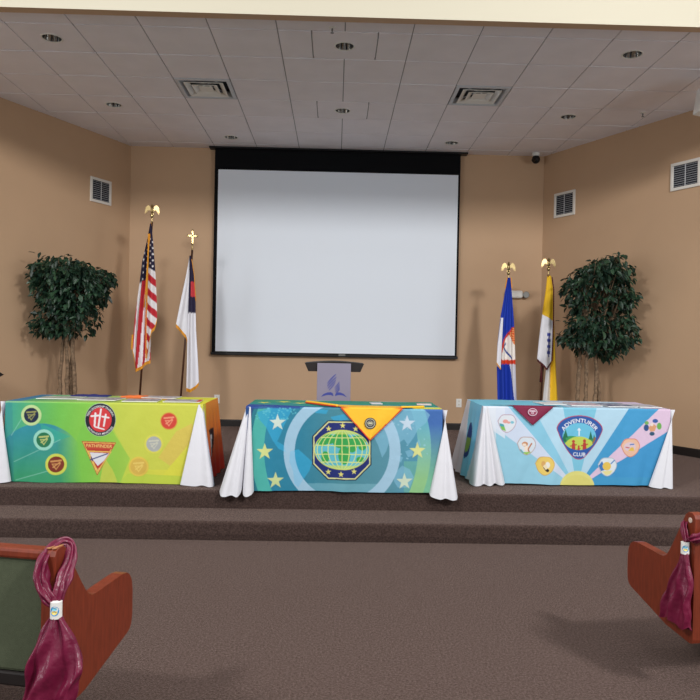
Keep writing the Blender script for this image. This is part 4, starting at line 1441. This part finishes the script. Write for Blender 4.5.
def us_right(px, py, s):
    if py < 268+4*s:
        for i in range(5):
            for j in range(2):
                if (px-152-j*2.6)**2+(py-240-i*6-j*3)**2 < .8: return WHT
        return NVY
    return WHT if int((py-.9*(px-150)-266)/7.6) % 2 == 0 else RED


ac = Acc()
gl_ = drape(ac, Y, [(224, 151, 152.5), (238, 148.6, 152), (262, 143, 151), (282, 140.5, 151), (300, 138, 150.5), (320, 135.3, 151), (345, 133.4, 151), (372, 133, 151)], [(0, 349), (.22, 369), (.5, 366), (.8, 361.5), (1, 360)], us_left, 2.2, .026, yoff=-.045, org=org)
gr_ = drape(ac, Y, [(225, 151.5, 153), (240, 151, 154.5), (268, 150, 156.5), (300, 149, 158), (320, 148, 158.5), (362, 148, 157)], [(0, 358), (.3, 344), (.55, 330), (.8, 327), (1, 318)], us_right, 1.0, .02, yoff=-.085, org=org, phase=1.2)
ac.build('flag_cloth', M['flag'], t)
w = .042
strip_mesh('gold_fringe', [(gl_[-1], (0, 0, -w)), (gr_[-1], (0, 0, -w)), (gr_[8:, 0], (-.019, 0, 0)), (gl_[96:, 0], (-.02, 0, -.01))], M['goldfringe'], t)
tube_pts = [(top.x, -.03, top.z-.02), (top.x-.005, -.115, top.z-.3), (top.x-.03, -.12, top.z-.85), (top.x-.05, -.12, top.z-1.1)]
bm = B(); tube(bm, tube_pts, .008, 8); obj('gold_cord', bm, M['goldfringe'], t, True)

# --- white flag with navy corner and red cross
Y = 9.2
t, top, org = flagpole(Y, (192.3, 250), (181, 395), 'white flag with navy corner and red cross, cross finial, beside the screen', None)
cross_finial(t, top.z, top.x)
ac = Acc()
g1 = drape(ac, Y, [(258, 189.5, 191), (275, 186.5, 191), (300, 181, 190.5), (325, 176, 188.5), (345, 176, 187.5)], [(0, 324), (.5, 330), (.85, 335), (1, 341)], lambda px, py, s: (232, 232, 238), 1.1, .02, yoff=-.02, org=org)


def chr_right(px, py, s):
    if py < 313:
        if 282 < py < 297 and px > 191.4: return (206, 62, 70)
        return (42, 38, 66) if px > 188.2+.02*(313-py) else (226, 226, 234)
    return (232, 232, 240)


g2 = drape(ac, Y, [(256, 190, 191.5), (275, 190, 194.5), (300, 189, 196), (330, 188, 196.5), (360, 187.4, 198.4), (384, 186.8, 199.5), (395, 186.8, 199.5)], [(0, 388), (.35, 389), (.7, 386), (1, 382)], chr_right, 1.2, .025, yoff=-.045, org=org, phase=.8)
ac.build('flag_cloth', M['flag'], t)
strip_mesh('gold_fringe', [(g1[-1], (0, 0, -w)), (g2[-1], (0, 0, -w)), (g2[3:40, -1], (.008, 0, 0))], M['goldfringe'], t)

# --- blue and white flag with red shield
Y = 9.2
t, top, org = flagpole(Y, (508.3, 279), (503, 400), 'blue and white flag with red-edged triangular emblem and eagle finial', None)
eagle(t, top.z, top.x)


def pf(px, py, s):
    BL, WH = (28, 60, 172), (226, 228, 236)
    # emblem: curved-sided triangle
    if 327 < py < 364:
        l = np.interp(py, [327, 340, 355, 364], [511, 502, 498, 498]); r = 515.5
        if px > l:
            if px < l+2.2 or py > 359.8: return (214, 66, 40)
            if py < 345 and px > l+2.2 and px > 507+(py-334)*.62: return (240, 176, 110) if int(py*.9) % 2 else (214, 66, 40)
            if abs((py-345.5)-(px-501)*1.36) < 1.3 and px < 511: return (44, 64, 140)
            if abs((py-349)+(px-500)*1.06) < 1.1 and px < 505.4: return (44, 64, 140)
            return (240, 234, 228)
    if px < np.interp(py, [300, 318, 330, 366, 368], [495, 500, 499.5, 498, 490]): return WH
    if py > 363 and px > np.interp(py, [363, 400], [508, 514]): return (206, 206, 216)
    return BL


ac = Acc()
g1 = drape(ac, Y, [(278, 506.6, 509.5), (290, 504.4, 510.6), (320, 499, 513), (345, 496.4, 514), (366, 496, 514.6), (402, 496.8, 515.6), (425, 496.6, 516.5)], [(0, 420), (.5, 424), (1, 420)], pf, 2.4, .028, nx=46, ny=150, yoff=-.055, org=org)
g2 = drape(ac, Y, [(318, 499.5, 501.5), (345, 496, 500), (364, 495, 499)], [(0, 362), (1, 368)], lambda px, py, s: (228, 228, 236), .6, .01, nx=10, ny=40, yoff=-.095, org=org)
ac.build('flag_cloth', M['flag'], t)
strip_mesh('gold_fringe', [(g2[-1], (0, 0, -.025)), (g1[:12, 0], (-.014, 0, 0)), (g1[:12, -1], (.012, 0, 0)), (g1[-1], (0, 0, -.03))], M['goldfringe'], t)

# --- yellow and white flag with maroon fringe
Y = 9.1
t, top, org = flagpole(Y, (548.4, 275), (541, 400), 'yellow and white flag with maroon fringe, nearest the right ficus tree', None)
eagle(t, top.z, top.x)


def adv_front(px, py, s):
    if py < np.interp(px, [538, 552], [312, 321]): return (242, 196, 44)
    if 333 < py < 357 and 545.6 < px < 549.6 and (int((py-333)/3.0) % 2 == 0 or abs(px-547.6) < .7): return (58, 70, 160)
    return (232, 232, 238)


ac = Acc()
g1 = drape(ac, Y, [(276, 546, 550), (290, 544.6, 552), (315, 541, 552), (340, 538, 551.5), (360, 536.2, 550.5), (372, 536.2, 550)], [(0, 358.5), (.35, 363), (.65, 368), (1, 361)], adv_front, 1.2, .022, yoff=-.05, org=org)
g2 = drape(ac, Y, [(300, 548.5, 553), (320, 548.5, 554), (360, 547.5, 555.5), (400, 543, 557.4), (428, 541, 559)], [(0, 420), (.5, 424), (1, 418)], lambda px, py, s: (242, 196, 44) if px > 550.4 else (228, 226, 226), 1.6, .022, yoff=0, org=org, phase=2)
ac.build('flag_cloth', M['flag'], t)
strip_mesh('maroon_fringe', [(g1[-1], (0, 0, -.032)), (g1[2:, -1], (.016, 0, 0)), (g1[:3, 5], (.03, 0, .012)), (g2[-1], (0, 0, -.03))], M['maroonfringe'], t)
bm = B(); q0 = P(541, 362, Y)-Vector(org); q1 = P(540.2, 382, Y)-Vector(org)
tube(bm, [(q0.x, -.02, q0.z), (q0.x-.006, -.04, (q0.z+q1.z)/2), (q1.x, -.03, q1.z)], [.008, .010, .022], 8)
obj('maroon_tassel', bm, M['maroonfringe'], t, True)

# ------------------------------------------------------------------ pews
PROF = [(0, .285), (0, .845), (.008, .862), (.024, .869), (.05, .868), (.07, .852), (.095, .808), (.13, .745), (.165, .685), (.19, .645), (.212, .617), (.235, .606), (.265, .603), (.32, .606), (.46, .609), (.495, .604),
        (.520, .588), (.537, .560), (.545, .52), (.545, .42), (.538, .385), (.525, .367), (.505, .358), (.35, .318), (.2, .278), (.02, .262), (.004, .268)]


def pew(loc, rz, side, L, label, drop=0):
    """local: y forward (towards the platform), x = side*outward to the aisle"""
    t = thing('church_pew', label, 'pew', loc, rz, 'wooden pews')
    TH = .048
    for nm, x0 in (('end_panel', -TH), ('end_panel', -L)):
        bm = B()
        prism(bm, [(a_, b_-drop*max(0, min(1, (b_-.62)/.2))) for a_, b_ in PROF], lambda a_, b_, t_: Vector((side*(x0+t_), a_, b_)), 0, TH)
        es = [e for e in bm.edges if len(e.link_faces) == 2 and e.calc_face_angle(0) > 1.2]
        bmesh.ops.bevel(bm, geom=es, offset=.006, segments=2, affect='EDGES')
        o_ = obj(nm, bm, M['pewwood'], t)
        if x0 == -TH: end = o_
    xm = -(L)/2-TH/2+.024
    ln = L-2*TH
    def tilt(bm, a, c): bmesh.ops.rotate(bm, cent=c, matrix=Matrix.Rotation(a, 3, 'X'), verts=bm.verts)
    bm = B(); bx(bm, (side*xm, .055, .615-drop/2), (ln, .045, .43-drop), .012); tilt(bm, R_(-0), (0, .05, .4)); obj('backrest', bm, M['pewgreen'], t)
    bm = B(); bx(bm, (side*xm, .052, .838-drop), (ln, .062, .035), .010); obj('top_rail', bm, M['pewwood'], t)
    bm = B(); bx(bm, (side*xm, .055, .375), (ln, .05, .05), .008); obj('lower_rail', bm, M['darkwood'], t)
    bm = B(); bx(bm, (side*xm, .30, .375), (ln, .42, .03), .008); obj('seat_board', bm, M['pewwood'], t)
    bm = B(); bx(bm, (side*xm, .31, .42), (ln-.02, .42, .06), .02, seg=3); obj('seat_cushion', bm, M['pewgreen'], t)
    for x0 in (-.70, -L+.50):
        bm = B(); bx(bm, (side*x0, .22, .18), (.045, .30, .36), .006); bx(bm, (side*x0, .24, .02), (.05, .42, .04), .008); obj('support', bm, M['darkwood'], t)
    return t, end


aLp = R_(11.2)
oL = Vector((-.914, 2.327, 0))
tL, endL = pew(oL, -aLp, 1, 2.6, 'red-brown wooden pew with green back at lower left, hung with a maroon bow', .032)
bm = B(); bx(bm, (-.034, .032, .8375), (.02, .05, .003)); bx(bm, (-.012, .034, .8375), (.012, .05, .003)); obj('pale_end_grain', bm, M['pewend'], endL, label='pale bare wood on the panel top')
aRp = R_(-8.4)
oR = Vector((1.587, 3.012, 0))
tR, endR = pew(oR, -aRp, -1, 2.4, 'red-brown wooden pew with green back at lower right, hung with a maroon bow')
tR.scale = (.947,)*3
bm = B(); lathe(bm, [(.0125, 0), (.0125, .003), (.010, .0045)], 16)
bmesh.ops.rotate(bm, cent=(0, 0, 0), matrix=Matrix.Rotation(R_(-90), 3, 'Y'), verts=bm.verts)
bmesh.ops.translate(bm, vec=(0, .033, .833), verts=bm.verts)
obj('screw_plug', bm, M['screw'], endR, label='pale round screw plug')

# ------------------------------------------------------------------ maroon plastic bows


def band_sweep(bm, path, wid, thick, seed, n=44, sub=8):
    """a gathered strip: flat cross-section with pleats, swept along a path"""
    rnd = random.Random(seed)
    pts = [Vector(p) for p in catmull(path, sub)]
    W = np.interp(np.linspace(0, 1, len(pts)), np.linspace(0, 1, len(wid)), wid)
    prev = None
    rings = []
    phs = [rnd.uniform(0, 6) for _ in range(4)]
    for i, p in enumerate(pts):
        tg = (pts[min(i+1, len(pts)-1)]-pts[max(i-1, 0)]).normalized()
        if prev is None:
            u = tg.cross(Vector((1, 0, 0)))
            if u.length < .2: u = tg.cross(Vector((0, 1, 0)))
            u.normalize()
        else:
            u = (prev-tg*prev.dot(tg)).normalized()
        prev = u
        w = tg.cross(u)
        ring = []
        for k in range(n):
            a = 2*PI*k/n
            pl = 1+.42*math.sin(5*a+phs[0]+i*.06)+.22*math.sin(8*a+phs[1]-i*.11)+.12*math.sin(3*a+i*.5+phs[2])
            ring.append(bm.verts.new(p+u*(math.cos(a)*W[i]/2*pl)+w*(math.sin(a)*thick*(.6+W[i]*8)*pl)))
        rings.append(ring)
    for a, b in zip(rings, rings[1:]):
        for k in range(n):
            bm.faces.new((a[k], a[(k+1) % n], b[(k+1) % n], b[k]))
    bm.faces.new(list(reversed(rings[0]))); bm.faces.new(rings[-1])


def tail(bm, rows, pleats, seed, ns=96):
    """flaring gathered tail: rows = (centre, half width vector, half depth vector, bottom skew)"""
    rnd = random.Random(seed)
    ph = [rnd.uniform(0, 6) for _ in range(6)]
    rings = []
    m = 34
    cs = [catmull([r[i] for r in rows], m//(len(rows)-1)) for i in range(3)]
    m = len(cs[0])
    for i in range(m):
        t = i/(m-1)
        ring = []
        for k in range(ns):
            a = 2*PI*k/ns
            pl = 1+(.25+.30*t)*math.sin(pleats*a+ph[0]+1.2*t)+.20*math.sin(math.floor(2.3*pleats)*a+ph[1]+3*t)+.12*math.sin(7*a+9*t+ph[2])
            sh = 1+.05*math.sin(17*t+2*a+ph[3])
            v = cs[0][i]+cs[1][i]*math.cos(a)*sh+cs[2][i]*math.sin(a)*pl
            # creases
            v = v+cs[2][i]*.38*math.sin(13*t+6*math.cos(a)+ph[4])*math.sin(PI*min(1, t*1.2))
            v[2] += -.012*math.sin(4*a+ph[5])*t
            ring.append(bm.verts.new(v))
        rings.append(ring)
    for a, b in zip(rings, rings[1:]):
        for k in range(ns):
            bm.faces.new((a[k], a[(k+1) % ns], b[(k+1) % ns], b[k]))
    bm.faces.new(list(reversed(rings[0])))
    return rings


def bow(loc, rz, side, label, loop, wid, band_c, band_rz, rows, seed, pleats, band_tilt=0):
    t = thing('ribbon_bow', label, 'ribbon', loc, rz, 'maroon bows tied on the pew ends')
    def sx(p): return (side*p[0], p[1], p[2])
    bm = B(); band_sweep(bm, [sx(p) for p in loop], wid, .012, seed); obj('loop', bm, M['maroon'], t, True)
    rows2 = [tuple(np.array(sx(q)) for q in r) for r in rows]
    bm = B(); tail(bm, rows2, pleats, seed+1); obj('tail', bm, M['maroon'], t, True)
    # paper band with a round badge
    bm = B()
    N = 24
    prism(bm, [(.0185*math.cos(2*PI*k/N), .019*math.sin(2*PI*k/N)) for k in range(N)], lambda a_, b_, t_: Vector((a_, b_, t_)), -.027, .027)
    rot = Matrix.Rotation(band_rz, 3, 'Z') @ Matrix.Rotation(band_tilt, 3, 'Y')
    bmesh.ops.rotate(bm, cent=(0, 0, 0), matrix=rot, verts=bm.verts)
    bmesh.ops.translate(bm, vec=sx(band_c), verts=bm.verts)
    pb = obj('paper_band', bm, M['white'], t, False, label='white paper band with a blue and yellow badge')
    for nm, r0, col, dz, zz in (('badge', .015, (52, 150, 214), .0008, 0), ('badge_sun', .009, (236, 214, 110), .0016, -.005), ('badge_hill', .008, (120, 196, 220), .0016, .007)):
        bm = B()
        n_ = 16
        for rr in range(6):
            for k in range(n_):
                pass
        vs = []
        for k in range(n_):
            a_ = 2*PI*k/n_
            xx, zz_ = r0*math.cos(a_)*(1 if nm == 'badge' else 1.1), zz+r0*math.sin(a_)*(1.05 if nm == 'badge' else .6)
            an = xx/.0185
            vs.append(bm.verts.new((.0187*math.sin(an), -(.0192+dz)*math.cos(an)-.0002, zz_)))
        bm.faces.new(vs)
        bmesh.ops.rotate(bm, cent=(0, 0, 0), matrix=rot, verts=bm.verts)
        bmesh.ops.translate(bm, vec=sx(band_c), verts=bm.verts)
        obj(nm, bm, mat('band_print', col, rough=.5), pb)
    return t


# left: hangs over the back corner of the end panel (x outward to the aisle, y forward)
loopL = [(.026, -.030, .665), (.006, -.036, .69), (-.016, -.036, .72), (-.030, -.030, .755), (-.035, -.014, .79), (-.034, .02, .822), (-.024, .06, .842), (-.006, .082, .840), (.010, .078, .822), (.020, .052, .79), (.024, .015, .75), (.026, -.015, .71), (.026, -.030, .665)]
bow(oL, -aLp, 1, 'crumpled maroon plastic bow tied over the lower left pew end', loopL, [.022, .034, .042, .046, .042, .032, .022, .020, .026, .036, .040, .034, .024],
    (.030, -.036, .656), R_(16), [((.030, -.036, .632), (.020, 0, 0), (0, .014, 0)), ((.036, -.045, .56), (.060, .015, 0), (0, .022, 0)), ((.040, -.050, .47), (.086, .016, 0), (0, .028, 0)), ((.022, -.055, .38), (.092, .015, .03), (0, .030, 0)), ((.000, -.060, .28), (.096, .015, .06), (0, .032, 0))], 4, 5)
# right: strap around the panel, band and tail on the aisle face
loopR = [(.022, .026, .735), (.020, .044, .770), (.010, .066, .800), (-.02, .088, .815), (-.052, .075, .81), (-.062, .03, .80), (-.056, -.014, .785), (-.022, -.026, .772), (.012, -.018, .762), (.022, 0.0, .752)]
bow(oR, -aRp, -1, 'crumpled maroon plastic bow strapped round the lower right pew end', loopR, [.024, .026, .028, .032, .032, .032, .032, .034, .034, .026],
    (.028, .030, .706), R_(-28), [((.028, .030, .685), (.0, .018, 0), (.014, 0, 0)), ((.032, .034, .60), (0, .046, 0), (.018, 0, 0)), ((.036, .056, .50), (0, .082, 0), (.022, 0, 0)), ((.038, .074, .41), (0, .100, 0), (.026, 0, 0)), ((.038, .078, .345), (0, .108, 0), (.026, 0, 0))], 9, 6).scale = (.947,)*3

# ------------------------------------------------------------------ light
wd = bpy.data.worlds.new('world'); S.world = wd
wd.use_nodes = True
bg = wd.node_tree.nodes['Background']
bg.inputs['Color'].default_value = (.965, .985, 1.0, 1)
bg.inputs['Strength'].default_value = .54


def area(name, loc, target, size, power, color=(1, .975, .95)):
    l = bpy.data.lights.new(name, 'AREA'); l.shape = 'DISK'; l.size = size; l.energy = power; l.color = color
    o = bpy.data.objects.new(name, l); COL.objects.link(o)
    o.location = loc
    o.rotation_euler = (Vector(target)-Vector(loc)).to_track_quat('-Z', 'Y').to_euler()
    return o


area('nave_lamp_left', (-4.2, -1.0, 5.4), (0, 9, 1.8), 1.0, 275)
area('nave_lamp_right', (4.2, -1.0, 5.4), (0, 9, 1.8), 1.0, 400)
for x, y in ((-2.6, 3.2), (2.6, 3.2), (0, .6)):
    area('nave_ceiling_lamp', (x, y, 5.9), (x, y+.4, 0), 1.4, 50)
for x in (-7.5, 7.5):
    area('nave_fill_light', (x, .5, 1.9), (0, 8, 3.4), 2.2, 100, (.92, .97, 1))  # added side fill, aimed up to brighten the platform ceiling

S.view_settings.view_transform = 'Standard'
S.view_settings.look = 'None'
S.view_settings.gamma = 1
S.view_settings.use_curve_mapping = False
S.view_settings.exposure = 0
